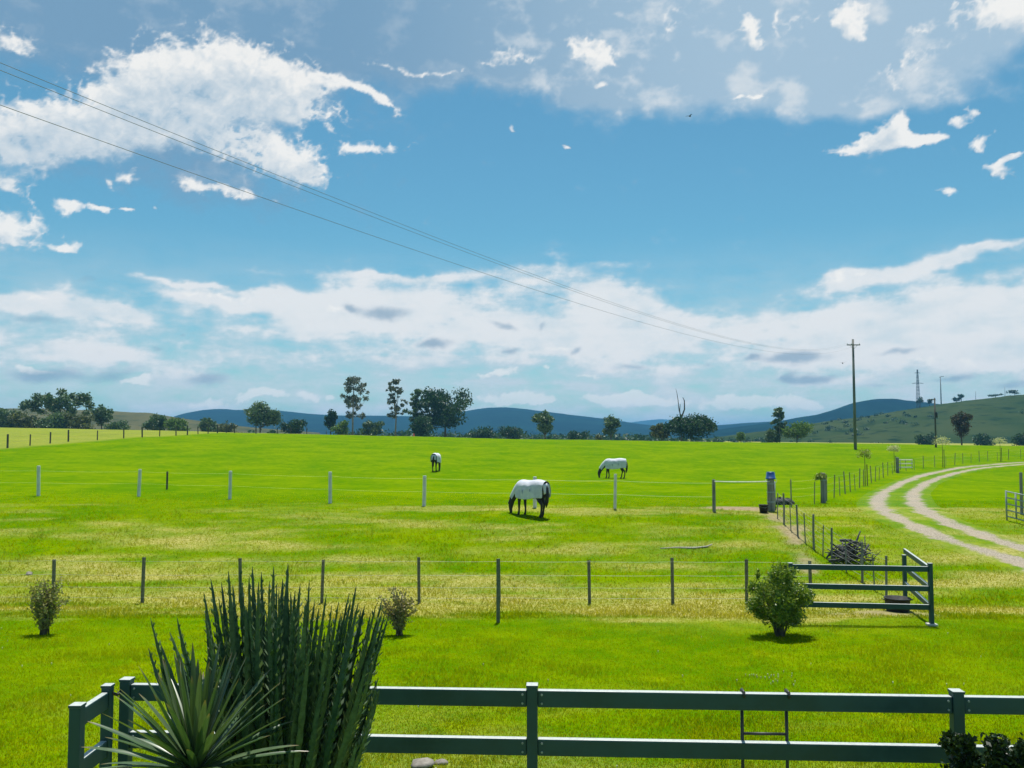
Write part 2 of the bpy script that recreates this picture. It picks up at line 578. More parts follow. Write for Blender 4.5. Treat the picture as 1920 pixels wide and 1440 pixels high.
# ------------------------------------------------------------------ grass and ground surfaces
def grass_colour(N, L, blades=False):
    """grass from deep green to yellow-green, straw where dry, earth where worn"""
    g = N.new('ShaderNodeNewGeometry')
    pos = g.outputs['Position']
    a = nnoise(N, L, pos, .22, 3)
    b = nnoise(N, L, pos, 1.6, 3, .6)
    c = nnoise(N, L, pos, 9.0, 4, .7)
    mixv = nmath(N, L, 'ADD', nmath(N, L, 'MULTIPLY', a, .40), nmath(N, L, 'ADD', nmath(N, L, 'MULTIPLY', b, .35), nmath(N, L, 'MULTIPLY', c, .25)))
    col = nmix(N, L, nrange(N, L, mixv, .38, .62), GRASS_A, GRASS_B)
    w = nnoise(N, L, pos, .75, 5, .7)
    col = nmix(N, L, nrange(N, L, w, .56, .72, 0, .45), col, (.055, .145, .0006))
    col = nmix(N, L, nrange(N, L, w, .30, .44, .5, 0), col, (.21, .255, .0010))
    at = N.new('ShaderNodeAttribute')
    at.attribute_name = 'dry'
    straw = nmix(N, L, nrange(N, L, c, .35, .65), (.23, .215, .030), (.46, .39, .15))
    col = nmix(N, L, nmath(N, L, 'MULTIPLY', at.outputs['Fac'], .92), col, straw)
    if not blades:
        at2 = N.new('ShaderNodeAttribute')
        at2.attribute_name = 'dirt'
        earth = nmix(N, L, nrange(N, L, c, .3, .7), (.20, .145, .085), (.36, .28, .19))
        col = nmix(N, L, nmath(N, L, 'MULTIPLY', at2.outputs['Fac'], .95), col, earth)
    return col, c, pos


GRASS_A, GRASS_B = (.066, .162, .0003), (.150, .225, .0003)
m_ground, N, L = new_mat('grass_ground')
col, fine, pos = grass_colour(N, L)
bs = N.new('ShaderNodeBsdfPrincipled')
bs.inputs['Roughness'].default_value = .95
bs.inputs['Specular IOR Level'].default_value = .0
L.new(col, bs.inputs['Base Color'])
bn = N.new('ShaderNodeBump')
bn.inputs['Strength'].default_value = .35
bn.inputs['Distance'].default_value = .05
L.new(nnoise(N, L, pos, 14, 4, .7), bn.inputs['Height'])
L.new(bn.outputs[0], bs.inputs['Normal'])
o = N.new('ShaderNodeOutputMaterial')
L.new(bs.outputs[0], o.inputs[0])

m_blade, N, L = new_mat('grass_blade')
col, fine, pos = grass_colour(N, L, True)
g = N.new('ShaderNodeNewGeometry')
col = nmix(N, L, nrange(N, L, g.outputs['Random Per Island'], 0, 1, .15, .65), col, (.37, .37, .002))
df = N.new('ShaderNodeBsdfDiffuse')
L.new(col, df.inputs[0])
tr = N.new('ShaderNodeBsdfTranslucent')
L.new(nmix(N, L, 1.0, col, (1.7, 1.55, .6), 'MULTIPLY'), tr.inputs[0])
mx = N.new('ShaderNodeMixShader')
mx.inputs[0].default_value = .45
L.new(df.outputs[0], mx.inputs[1])
L.new(tr.outputs[0], mx.inputs[2])
o = N.new('ShaderNodeOutputMaterial')
L.new(mx.outputs[0], o.inputs[0])

# the ground sheet: fine rows and columns near the viewer, wide ones far off
ys = np.concatenate([np.arange(-40, 6, 2.0), np.arange(6, 46, .26), np.geomspace(46, 260, 170)[:], np.geomspace(275, 9000, 60)])
xh = np.concatenate([np.arange(0, 32, .30), np.geomspace(32, 9000, 120)])
xs = np.concatenate([-xh[:0:-1], xh])
GX, GY = np.meshgrid(xs, ys)
GZ = ground(GX, GY)
nx, ny = len(xs), len(ys)
ii = np.arange(nx * ny).reshape(ny, nx)
F = np.stack([ii[:-1, :-1], ii[:-1, 1:], ii[1:, 1:], ii[1:, :-1]], -1).reshape(-1, 4)
me = mesh_np('ground', np.stack([GX, GY, GZ], -1), F, True)
set_attr(me, 'dry', dryness(GX, GY))
set_attr(me, 'dirt', dirtness(GX, GY))
gr = link('ground', me, m_ground)
tag(gr, kind='structure')

# grass blades on the near lawn and the rough grass behind it
rng = np.random.default_rng(5)


def blades(n, y0, y1, h, w, half, seed):
    r = np.random.default_rng(seed)
    y = (y0 * (y1 / y0) ** r.random(n))
    x = (r.random(n) * 2 - 1) * half * y
    keep = (dirtness(x, y) < .45)
    if y1 > 24:
        tr_ = dist_poly(x, y, TRACK)
        keep &= (np.abs(tr_ - .8) > .52) & ((tr_ > 1.5) | (r.random(n) < .35)) & (r.random(n) > sstep(y, 29, 47))
    x, y = x[keep], y[keep]
    z = ground(x, y)
    n = len(x)
    hh = h * (.55 + .8 * r.random(n)) * (.80 + .8 * sstep(fbm(x * .9, y * .9, 4, .6, 8), .45, .75))
    a = r.random(n) * 2 * math.pi
    lean, la = hh * (.25 + .7 * r.random(n)), r.random(n) * 2 * math.pi
    wx, wy = np.cos(a) * w * .5, np.sin(a) * w * .5
    V = np.empty((n, 3, 3))
    V[:, 0] = np.stack([x - wx, y - wy, z - .006], -1)
    V[:, 1] = np.stack([x + wx, y + wy, z - .006], -1)
    V[:, 2] = np.stack([x + np.cos(la) * lean, y + np.sin(la) * lean, z + hh], -1)
    d = dryness(x, y)
    return V.reshape(-1, 3), np.repeat(d, 3)


Va, da = blades(330000, 8.3, 21.0, .034, .011, .68, 1)
Vb, db = blades(170000, 20.0, 46.0, .055, .026, .66, 2)
V = np.concatenate([Va, Vb])
me = mesh_np('grass', V, np.arange(len(V)).reshape(-1, 3))
set_attr(me, 'dry', np.concatenate([da, db]))
gs = link('grass', me, m_blade)
tag(gs, 'short bright green grass of the lawn and rough paddock', 'grass', kind='stuff')

# ------------------------------------------------------------------ the gravel track: two wheel ruts with grass between
def smooth_poly(pts, step):
    P_ = [np.array(p[:2]) for p in pts]
    P_ = [2 * P_[0] - P_[1]] + P_ + [2 * P_[-1] - P_[-2]]
    out = []
    for i in range(1, len(P_) - 2):
        n = max(2, int(np.linalg.norm(P_[i + 1] - P_[i]) / step))
        for k in range(n):
            t = k / n
            out.append(.5 * (2 * P_[i] + (P_[i + 1] - P_[i - 1]) * t + (2 * P_[i - 1] - 5 * P_[i] + 4 * P_[i + 1] - P_[i + 2]) * t * t
                             + (3 * P_[i] - P_[i - 1] - 3 * P_[i + 1] + P_[i + 2]) * t**3))
    out.append(P_[-2])
    return np.array(out)


m_track, N, L = new_mat('gravel_track')
col, fine, pos = grass_colour(N, L)
at = N.new('ShaderNodeAttribute')
at.attribute_name = 'across'
wob = nmath(N, L, 'MULTIPLY', nmath(N, L, 'SUBTRACT', nnoise(N, L, pos, .9, 5, .7), .5), 1.25)
rut = nmath(N, L, 'ABSOLUTE', nmath(N, L, 'SUBTRACT', nmath(N, L, 'ABSOLUTE', at.outputs['Fac']), .80))
rut = nmath(N, L, 'ADD', rut, wob)
mask = nrange(N, L, nmath(N, L, 'ADD', rut, nmath(N, L, 'MULTIPLY', nmath(N, L, 'SUBTRACT', nnoise(N, L, pos, 5.0, 5, .75), .5), .55)), .20, .50, 1, 0)
stone = nmix(N, L, nrange(N, L, nnoise(N, L, pos, 22, 3, .7), .35, .65), (.19, .165, .125), (.40, .35, .275))
stone = nmix(N, L, nrange(N, L, nnoise(N, L, pos, .5, 2), .4, .65, 0, .5), stone, (.37, .30, .21))
col = nmix(N, L, mask, col, stone)
bs = N.new('ShaderNodeBsdfPrincipled')
bs.inputs['Roughness'].default_value = .95
bs.inputs['Specular IOR Level'].default_value = .08
L.new(col, bs.inputs['Base Color'])
bn = N.new('ShaderNodeBump')
bn.inputs['Strength'].default_value = .4
bn.inputs['Distance'].default_value = .03
L.new(nnoise(N, L, pos, 25, 4, .7), bn.inputs['Height'])
L.new(bn.outputs[0], bs.inputs['Normal'])
o = N.new('ShaderNodeOutputMaterial')
L.new(bs.outputs[0], o.inputs[0])

cl = smooth_poly(TRACK, .3)
tn = np.gradient(cl, axis=0)
tn /= np.linalg.norm(tn, axis=1)[:, None]
nr = np.stack([-tn[:, 1], tn[:, 0]], -1)
acr = np.linspace(-1.7, 1.7, 21)
pts = cl[:, None, :] + nr[:, None, :] * acr[None, :, None]
tz = ground(pts[..., 0], pts[..., 1]) + .03 - .022 * np.abs(np.abs(acr)[None, :] - .8 < .3) * 0 - .026 * sstep(np.abs(acr), 1.45, 1.7)[None, :]
n0, n1_ = len(cl), len(acr)
ii = np.arange(n0 * n1_).reshape(n0, n1_)
F = np.stack([ii[:-1, :-1], ii[1:, :-1], ii[1:, 1:], ii[:-1, 1:]], -1).reshape(-1, 4)
me = mesh_np('gravel_track', np.concatenate([pts, tz[..., None]], -1), F, True)
set_attr(me, 'across', np.broadcast_to(acr, (n0, n1_)))
set_attr(me, 'dry', dryness(pts[..., 0], pts[..., 1]))
set_attr(me, 'dirt', np.zeros(n0 * n1_))
tag(link('gravel_track', me, m_track), kind='structure')

# ------------------------------------------------------------------ hills
def hill(name, prof, d, depth, m, back=1.6, seed=0, rough=.04, smooth=False):
    """a ridge whose skyline is seen along prof (photo pixels) at distance d; it rises from its foot over depth metres"""
    pxs = np.linspace(prof[0][0], prof[-1][0], 220)
    rows = np.interp(pxs, [p[0] for p in prof], [p[1] for p in prof])
    k = np.hanning(9)
    rows = np.convolve(np.pad(rows, 4, mode='edge'), k / k.sum(), 'valid')
    vs_ = np.concatenate([np.linspace(-1, 0, 34), np.linspace(0, back, 16)[1:]])
    V = []
    foot = -14.0
    for v in vs_:
        dd = d + v * depth
        for px, rw in zip(pxs, rows):
            top = P(px, rw, d)
            s = (math.cos(math.pi * min(1, abs(v) / (1.0 if v < 0 else back))) * .5 + .5) ** .8
            x = top.x * dd / d
            V.append((x, dd, foot + (top.z - foot) * s))
    V = np.array(V)
    hgt = V[:, 2] - foot
    V[:, 2] += (fbm(V[:, 0] / depth * 9, V[:, 1] / depth * 9, 5, .55, seed) - .5) * rough * hgt.max() * np.clip(hgt / hgt.max(), 0, 1) * 1.5
    nx_, ny_ = len(pxs), len(vs_)
    ii = np.arange(nx_ * ny_).reshape(ny_, nx_)
    F = np.stack([ii[:-1, :-1], ii[:-1, 1:], ii[1:, 1:], ii[1:, :-1]], -1).reshape(-1, 4)
    o = link(name, mesh_np(name, V, F, True), m)
    tag(o, kind='structure')
    return o, V.reshape(ny_, nx_, 3)


def hill_mat(name, c1, c2, s1, c3=None):
    m, N, L = new_mat(name)
    g = N.new('ShaderNodeNewGeometry')
    f = nnoise(N, L, g.outputs['Position'], s1, 6, .65)
    col = nmix(N, L, nrange(N, L, f, .38, .62), c1, c2)
    if c3:
        f2 = nnoise(N, L, g.outputs['Position'], s1 * 5, 4, .7)
        col = nmix(N, L, nrange(N, L, f2, .52, .66), col, c3)
    bs = N.new('ShaderNodeBsdfPrincipled')
    bs.inputs['Roughness'].default_value = 1
    bs.inputs['Specular IOR Level'].default_value = 0
    L.new(col, bs.inputs['Base Color'])
    o = N.new('ShaderNodeOutputMaterial')
    L.new(bs.outputs[0], o.inputs[0])
    return m


m_wood_hill = hill_mat('wooded_hill', (.001, .010, .012), (.004, .022, .020), .012)
m_olive_hill = hill_mat('grazed_hill', (.024, .046, .014), (.044, .062, .022), .012, (.012, .028, .011))
m_dry_hill = hill_mat('dry_hill', (.065, .070, .030), (.10, .095, .042), .012, (.03, .045, .02))
hill('hill', [(120, 800), (300, 792), (340, 776), (380, 769), (420, 767), (450, 770), (480, 767), (520, 771), (580, 777), (640, 779), (700, 780), (780, 781), (860, 774), (900, 766), (950, 763),
              (1000, 769), (1050, 776), (1100, 782), (1150, 788), (1200, 795), (1260, 800), (1330, 799), (1400, 793), (1470, 790), (1600, 792), (1800, 800)], 2600, 900, m_wood_hill, seed=3)
hill('hill', [(1280, 812), (1340, 806), (1400, 798), (1450, 792), (1500, 783), (1530, 779), (1560, 771), (1600, 757), (1640, 749), (1680, 748), (1710, 753), (1740, 756), (1800, 765), (1920, 780), (2100, 790)], 1700, 600, m_wood_hill, seed=13)
_, HILL_R = hill('hill', [(1300, 826), (1360, 818), (1420, 810), (1480, 801), (1540, 792), (1600, 784), (1660, 775), (1720, 765), (1760, 759), (1800, 754), (1850, 749), (1920, 742), (2050, 735), (2300, 725)], 700, 330, m_olive_hill, seed=23, rough=.05)
hill('hill', [(-500, 762), (-200, 766), (0, 768), (100, 768), (200, 771), (280, 775), (340, 785), (420, 797), (520, 806), (600, 812)], 760, 330, m_dry_hill, seed=33)
hill('hill', [(900, 806), (1150, 797), (1200, 790), (1235, 786), (1265, 787), (1300, 792), (1380, 803)], 5600, 1200, m_wood_hill, seed=43)

# ------------------------------------------------------------------ sky: the clouds on a wide shell far outside everything
def build_sky():
    az = np.concatenate([np.linspace(-math.pi, -.75, 130)[:-1], np.linspace(-.75, .75, 960), np.linspace(.75, math.pi, 130)[1:]])
    el = np.concatenate([np.linspace(-.012, .53, 430), np.linspace(.53, .90, 60)[1:]])
    A, E = np.meshgrid(az, el)
    C, al = clouds(A, E)
    al = al * (1 - sstep(E, .72, .88))
    Rr = 14000.0
    V = np.stack([np.sin(A) * np.cos(E) * Rr, np.cos(A) * np.cos(E) * Rr, EYE + np.sin(E) * Rr], -1)
    nx_, ny_ = len(az), len(el)
    ii = np.arange(nx_ * ny_).reshape(ny_, nx_)
    F = np.stack([ii[:-1, :-1], ii[1:, :-1], ii[1:, 1:], ii[:-1, 1:]], -1).reshape(-1, 4)
    me = mesh_np('sky', V, F, True)
    at = me.attributes.new('cloud', 'FLOAT_COLOR', 'POINT')
    at.data.foreach_set('color', np.concatenate([C, al[..., None]], -1).astype(np.float32).ravel())
    m, N, L = new_mat('cloud')
    a = N.new('ShaderNodeAttribute')
    a.attribute_name = 'cloud'
    em = N.new('ShaderNodeEmission')
    em.inputs['Strength'].default_value = 1 / 2 ** EXPO
    L.new(a.outputs['Color'], em.inputs[0])
    tr = N.new('ShaderNodeBsdfTransparent')
    mx = N.new('ShaderNodeMixShader')
    L.new(a.outputs['Alpha'], mx.inputs[0])
    L.new(tr.outputs[0], mx.inputs[1])
    L.new(em.outputs[0], mx.inputs[2])
    o = N.new('ShaderNodeOutputMaterial')
    L.new(mx.outputs[0], o.inputs[0])
    m.cycles.emission_sampling = 'NONE'
    tag(link('sky', me, m), kind='structure')


build_sky()

# ------------------------------------------------------------------ haze
HAZE = 0.00019
m_haze, N, L = new_mat('haze')
pv = N.new('ShaderNodeVolumePrincipled')
pv.inputs["Color"].default_value = (.20, .58, .97, 1)
pv.inputs['Density'].default_value = HAZE
pv.inputs['Anisotropy'].default_value = 0.0
o = N.new('ShaderNodeOutputMaterial')
L.new(pv.outputs[0], o.inputs['Volume'])
hz = MB().box((0, 3950, 44), (19200, 12500, 142)).build('haze', m_haze)
tag(hz, 'thin blue haze lying over the distant hills', 'haze', kind='stuff')

# ------------------------------------------------------------------ object materials
m_steel_green, N, L = new_mat('painted_steel')
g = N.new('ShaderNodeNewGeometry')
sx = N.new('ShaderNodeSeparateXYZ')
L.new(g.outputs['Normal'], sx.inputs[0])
f1 = nnoise(N, L, g.outputs['Position'], 2.2, 5, .65)
f2 = nnoise(N, L, g.outputs['Position'], 34, 4, .75)
col = nmix(N, L, nrange(N, L, f1, .35, .65), (.019, .058, .068), (.028, .078, .088))
col = nmix(N, L, nrange(N, L, f2, .66, .74, 0, .5), col, (.10, .13, .12))
top_sheen = nmath(N, L, 'MULTIPLY', nrange(N, L, sx.outputs[2], .55, .95), nrange(N, L, f2, .25, .6, .65, .95))
col = nmix(N, L, top_sheen, col, (.48, .51, .48))  # sunlit sheen of the top edges painted as pale grey on upward faces
bs = N.new('ShaderNodeBsdfPrincipled')
L.new(col, bs.inputs['Base Color'])
bs.inputs['Specular IOR Level'].default_value = .35
L.new(nrange(N, L, f1, .3, .7, .36, .58), bs.inputs['Roughness'])
o = N.new('ShaderNodeOutputMaterial')
L.new(bs.outputs[0], o.inputs[0])
m_cap = mat('post_cap', (.03, .06, .07), (.06, .09, .10), rough=.35, scale=5)
m_dark_steel = mat('dark_steel', (.012, .015, .016), (.028, .030, .030), rough=.5, scale=12, spec=.5)
m_star = mat('star_picket', (.09, .10, .07), (.19, .20, .15), rough=.6, scale=14)
m_wire = mat('galvanised_wire', (.32, .34, .28), (.45, .46, .38), rough=.45, scale=4, metal=.3)
m_white_post = mat('white_post', (.52, .54, .52), (.72, .73, .70), rough=.6, scale=9, stretch=(1, 1, .3))
m_timber = mat('weathered_timber', (.13, .135, .12), (.28, .27, .24), rough=.85, scale=10, stretch=(1, 1, .15), bump=.5)
m_dark_timber = mat('dark_timber', (.045, .045, .040), (.11, .105, .09), rough=.85, scale=10, stretch=(1, 1, .15), bump=.5)
m_pole = mat('pole_timber', (.10, .105, .10), (.20, .20, .185), rough=.85, scale=3, stretch=(1, 1, .1))
m_conc = mat('concrete', (.45, .43, .38), (.62, .60, .55), rough=.9, scale=14, bump=.3)
m_rubber = mat('black_rubber', (.008, .009, .010), (.02, .021, .022), rough=.7, scale=9)
m_blue = mat('blue_plastic', (.008, .045, .17), (.015, .07, .24), rough=.35, scale=5)
m_gate = mat('galvanised_gate', (.20, .25, .27), (.33, .38, .40), rough=.5, scale=9, metal=.2)
m_cable = mat('cable', (.10, .11, .12), (.16, .17, .18), rough=.6, scale=2)
m_far_steel = mat('tower_steel', (.10, .12, .13), (.17, .19, .20), rough=.6, scale=1)
m_bark = mat('bark', (.060, .050, .038), (.14, .12, .09), rough=.9, scale=3, stretch=(1, 1, .25), bump=.6)
m_pale_bark = mat('pale_bark', (.20, .19, .165), (.36, .34, .30), rough=.85, scale=3, stretch=(1, 1, .3))
m_rock = mat('stone', (.16, .14, .115), (.32, .29, .25), rough=.95, scale=7, bump=.8)
m_log = mat('pale_log', (.30, .27, .22), (.50, .46, .39), rough=.9, scale=8, stretch=(.2, 1, 1), bump=.5)
m_dead = mat('dead_wood', (.030, .032, .034), (.085, .085, .085), rough=.9, scale=9, bump=.5)
m_coat = mat('horse_coat', (.007, .006, .006), (.018, .014, .012), rough=.55, scale=4)
m_hair = mat('horse_hair', (.005, .005, .005), (.012, .010, .009), rough=.6, scale=30, stretch=(1, 1, .1))
m_rug = mat('horse_rug', (.52, .53, .60), (.66, .67, .72), rough=.85, scale=5, bump=.4)
m_bird = mat('bird_feather', (.02, .02, .022), (.05, .05, .05), rough=.8, scale=20)
m_red = mat('red_plastic', (.45, .05, .03), (.55, .08, .05), rough=.5, scale=8)

lf_gum = leaf_mat('gum_leaf', (0.0425, 0.0956, 0.0425), (0.0850, 0.1530, 0.0638), (0.1594, 0.2231, 0.0956), trans=.25)
lf_dark = leaf_mat('dark_leaf', (0.0144, 0.0504, 0.0216), (0.0288, 0.0810, 0.0288), (0.0576, 0.1188, 0.0360), trans=.2)
lf_olive = leaf_mat('olive_leaf', (0.0540, 0.0810, 0.0288), (0.0990, 0.1260, 0.0396), (0.1800, 0.1980, 0.0630), trans=.25)
lf_light = leaf_mat('light_leaf', (0.0604, 0.1294, 0.0276), (0.1121, 0.2070, 0.0414), (0.1898, 0.2932, 0.0604), trans=.3)
lf_sage = leaf_mat('grey_leaf', (.0750, .1000, .0750), (.1250, .1500, .1125), (.1875, .2125, .1625), trans=.2)
lf_rust = leaf_mat('rust_leaf', (.0500, .0340, .0160), (.0850, .0450, .0220), (.1400, .0750, .0350), trans=.25)
lf_bush = leaf_mat('bush_leaf', (.065, .14, .014), (.16, .25, .026), (.36, .43, .07), trans=.45, rough=.4, spec=.4)
lf_brown = leaf_mat('withered_leaf', (.18, .19, .05), (.30, .27, .11), (.20, .28, .05), trans=.3)
lf_brown2 = leaf_mat('dry_leaf', (.20, .18, .07), (.34, .28, .14), (.24, .29, .07), trans=.3)
lf_bloom = leaf_mat('pale_blossom', (.4200, .4400, .2000), (.5500, .5500, .3200), (.6200, .6200, .4500), trans=.35)
lf_sapl = leaf_mat('sapling_leaf', (.1500, .2200, .0200), (.2400, .3000, .0500), (.4000, .4200, .1400), trans=.4)
lf_hedge = leaf_mat('hedge_leaf', (.0080, .0220, .0080), (.0180, .0420, .0120), (.0450, .0750, .0180), trans=.2, rough=.4)
lf_tree_red = leaf_mat('reddish_leaf', (.0715, .0390, .0208), (.0650, .0650, .0260), (.0390, .0650, .0260), trans=.25)


# ------------------------------------------------------------------ foliage
def leaves_mesh(name, clumps, n, size, seed, aspect=.6, up=0.0, shell=.55, minz=None):
    """n leaf-sized faces spread through the clumps (centre, radii)"""
    r = np.random.default_rng(seed)
    cs = np.array([c[0] for c in clumps], float)
    rs = np.array([c[1] for c in clumps], float)
    w = (rs[:, 0] * rs[:, 1] * rs[:, 2]) ** .75
    k = r.choice(len(clumps), n, p=w / w.sum())
    d = r.normal(size=(n, 3))
    d /= np.linalg.norm(d, axis=1)[:, None]
    rad = r.random(n) ** shell * (1 + .14 * r.normal(size=n))
    p = cs[k] + d * rs[k] * rad[:, None]
    if minz is not None:
        p[:, 2] = np.maximum(p[:, 2], minz + r.random(n) * .1)
    ax = r.normal(size=(n, 3)) + d * .7
    ax[:, 2] += up
    ax /= np.linalg.norm(ax, axis=1)[:, None]
    b = np.cross(ax, r.normal(size=(n, 3)))
    b /= np.linalg.norm(b, axis=1)[:, None]
    s = size * (.55 + .9 * r.random(n))[:, None]
    a_, b_ = ax * s * .5, b * s * .5 * aspect
    V = np.stack([p - a_, p - b_ * .9 + a_ * .1, p + a_, p + b_ * .9 + a_ * .1], 1)
    return mesh_np(name, V.reshape(-1, 3), np.arange(4 * n).reshape(-1, 4))


def tree(name, label, px, top, wpx, d, leaf, bark, style='round', n=1600, size=.55, seed=1, cat='tree', group='trees beyond the field', px_off=0, dense=1.0):
    """a tree at photo column px, distance d, whose crown top is seen at row top and is wpx wide"""
    rnd = random.Random(seed)
    b = P(px, 815, d)
    x, y = b.x, d
    z0 = gz(x, y) - .15
    zt = P(px, top, d).z
    H = zt - z0
    W = wpx / FPX * d * 1.14
    t = thing(name, label, cat, (x, y, z0), 0, group)
    cl = []
    tips = []
    if style == 'round':             # one full crown almost to the ground
        for i in range(16):
            a = rnd.random() * 6.283
            rr = W * .34 * rnd.random() ** .5
            zz = H * (.42 + .40 * rnd.random())
            s = W * rnd.uniform(.13, .21)
            cl.append(((rr * math.cos(a), rr * math.sin(a), zz), (s, s, s * .75)))
        cl.append(((0, 0, H * .55), (W * .30, W * .30, H * .30)))
        cl.append(((0, 0, H * .84), (W * .20, W * .20, H * .13)))
        trunk_h = H * .45
    elif style == 'dome':            # wide dark dome
        for i in range(26):
            a = rnd.random() * 6.283
            q = rnd.random()
            rr = W * .42 * q ** .5
            zz = H * (.34 + .46 * (1 - (rr / (W * .5)) ** 2) * rnd.uniform(.75, 1.0))
            s = W * rnd.uniform(.09, .14)
            cl.append(((rr * math.cos(a), rr * math.sin(a), zz), (s, s, s * .8)))
        cl.append(((0, 0, H * .52), (W * .43, W * .43, H * .36)))
        trunk_h = H * .35
    elif style == 'gum':             # open crown of separate clumps on a tall trunk
        for i in range(54):
            a = rnd.random() * 6.283
            zz = H * rnd.uniform(.34, .96)
            rr = W * .46 * rnd.uniform(.2, 1) * (1.1 - .60 * abs(zz / H - .62) / .35)
            s = W * rnd.uniform(.06, .11)
            cl.append(((rr * math.cos(a), rr * math.sin(a), zz), (s, s, s * .8)))
        cl.append(((0, 0, H * .93), (W * .16, W * .16, H * .05)))
        trunk_h = H * .85
    elif style == 'spread':          # broad, ragged, many clumps with sky between
        for i in range(30):
            a = rnd.random() * 6.283
            rr = W * .46 * rnd.random() ** .6
            zz = H * (.34 + .56 * rnd.random() * (1 - .5 * rr / (W * .5)))
            s = W * rnd.uniform(.055, .10)
            cl.append(((rr * math.cos(a), rr * math.sin(a), zz), (s, s, s * .85)))
        trunk_h = H * .5
    elif style == 'block':           # tall and full with a flat top
        for i in range(30):
            cl.append(((W * rnd.uniform(-.38, .38), W * rnd.uniform(-.3, .3), H * rnd.uniform(.28, .90)), (W * rnd.uniform(.12, .18),) * 2 + (W * .13,)))
        cl.append(((0, 0, H * .62), (W * .34, W * .3, H * .30)))
        trunk_h = H * .5
    else:                            # bush: foliage from the ground up
        for i in range(12):
            a = rnd.random() * 6.283
            rr = W * .36 * rnd.random() ** .5
            s = W * rnd.uniform(.14, .22)
            cl.append(((rr * math.cos(a), rr * math.sin(a), H * rnd.uniform(.22, .78)), (s, s, s * .75)))
        cl.append(((0, 0, H * .45), (W * .34, W * .34, H * .4)))
        trunk_h = H * .3
    crown = link('crown', leaves_mesh('crown', cl, int(n * 2.4), size * 1.22, seed), leaf, t)
    mb = MB()
    r0 = max(.09, H * (.011 if style == 'gum' else .018))
    bend = [(rnd.uniform(-.02, .02) * H, rnd.uniform(-.02, .02) * H) for _ in range(3)]
    tp = [(0, 0, -.2), (bend[0][0] * .5, bend[0][1] * .5, trunk_h * .4), (bend[1][0], bend[1][1], trunk_h * .75), (bend[1][0] * .6, bend[1][1] * .6, trunk_h)]
    mb.tube(tp, [r0 * 1.3, r0, r0 * .75, r0 * .4], 7)
    for (c_, s_) in cl[:9]:
        k = rnd.uniform(.45, .8)
        s0 = Vector((bend[0][0] * .6, bend[0][1] * .6, trunk_h * k))
        if c_[2] < s0.z * .7:
            s0.z = c_[2] * .6
        e = Vector(c_)
        mid = s0.lerp(e, .5) + Vector((0, 0, -.03 * H))
        mb.tube([s0, mid, e], [r0 * .5, r0 * .32, r0 * .12], 5)
    mb.build('trunk', bark, t, True)
    return t


# ------------------------------------------------------------------ fences
def bar(mb, a, b, w, h, ch=0.0):
    """a straight box bar from a to b, w thick sideways and h tall"""
    a, b = Vector(a), Vector(b)
    d = b - a
    ln = d.length
    M = Matrix.Translation((a + b) / 2) @ d.to_track_quat('X', 'Z').to_matrix().to_4x4()
    mb.box((0, 0, 0), (ln, w, h), M, ch)
    return mb


def wire(pts, rad, name, m, parent, sag=0.0, n=4):
    P2 = []
    for a, b in zip(pts[:-1], pts[1:]):
        a, b = Vector(a), Vector(b)
        k = 5 if sag else 1
        for i in range(k):
            q = i / k
            p = a.lerp(b, q)
            p.z -= sag * 4 * q * (1 - q)
            P2.append(p)
    P2.append(Vector(pts[-1]))
    return MB().tube(P2, rad, n, False).build(name, m, parent)


def star_post(h, w=.050):
    mb = MB()
    for k in range(3):
        a = k * 2.0944 + .5
        mb.box((0, 0, 0), (w, .010, h), Matrix.Translation((math.cos(a) * w * .5, math.sin(a) * w * .5, h / 2)) @ Matrix.Rotation(a, 4, 'Z'))
    return mb.mesh('post')


def round_post(h, r, n=10, lean=0.0):
    mb = MB()
    mb.tube([(0, 0, -.3), (0, 0, h * .5), (lean, 0, h - .02), (lean, 0, h)], [r * 1.03, r, r * .97, r * .86], n)
    return mb.mesh('post', False)


def put_posts(parent, me_list, pts, m, seed=0, tilt=.02):
    rnd = random.Random(seed)
    out = []
    for i, p in enumerate(pts):
        o = link('post', me_list[i % len(me_list)], m, parent)
        o.location = Vector(p) - parent.location
        o.rotation_euler = (rnd.uniform(-tilt, tilt), rnd.uniform(-tilt, tilt), rnd.random() * 6.28)
        out.append(o)
    return out


# --- the near fence of dark painted steel
FA, FB = Vector((-3.28, 7.39, 0)), Vector((5.6, 6.95, 0))


def near_pt(px):
    """the point of the near fence line seen at photo column px"""
    q_ = pdir(px, 1360)
    u = q_[0] / q_[1]
    # x = u * y along the line
    t = (u * FA.y * 1.0 - FA.x) / ((FB.x - FA.x) - u * (FB.y - FA.y))
    return FA.lerp(FB, t)


ZTOP = 2.190
ang = math.atan2(FB.y - FA.y, FB.x - FA.x)
nf = thing('rail_fence', 'long dark green steel rail fence across the foreground', 'fence', (FA.x, FA.y, gz(FA.x, FA.y)))


def post_box(parent, x, y, ztop, w=.088, name='post', rz=0.0, capm=None):
    z0 = gz(x, y)
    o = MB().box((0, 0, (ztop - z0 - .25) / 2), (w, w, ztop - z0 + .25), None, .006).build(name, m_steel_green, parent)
    o.location = Vector((x, y, z0)) - parent.location
    o.rotation_euler = (0, 0, rz)
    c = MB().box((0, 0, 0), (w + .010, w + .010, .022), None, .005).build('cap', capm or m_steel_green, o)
    c.location = (0, 0, ztop - z0 + .0115)
    return o


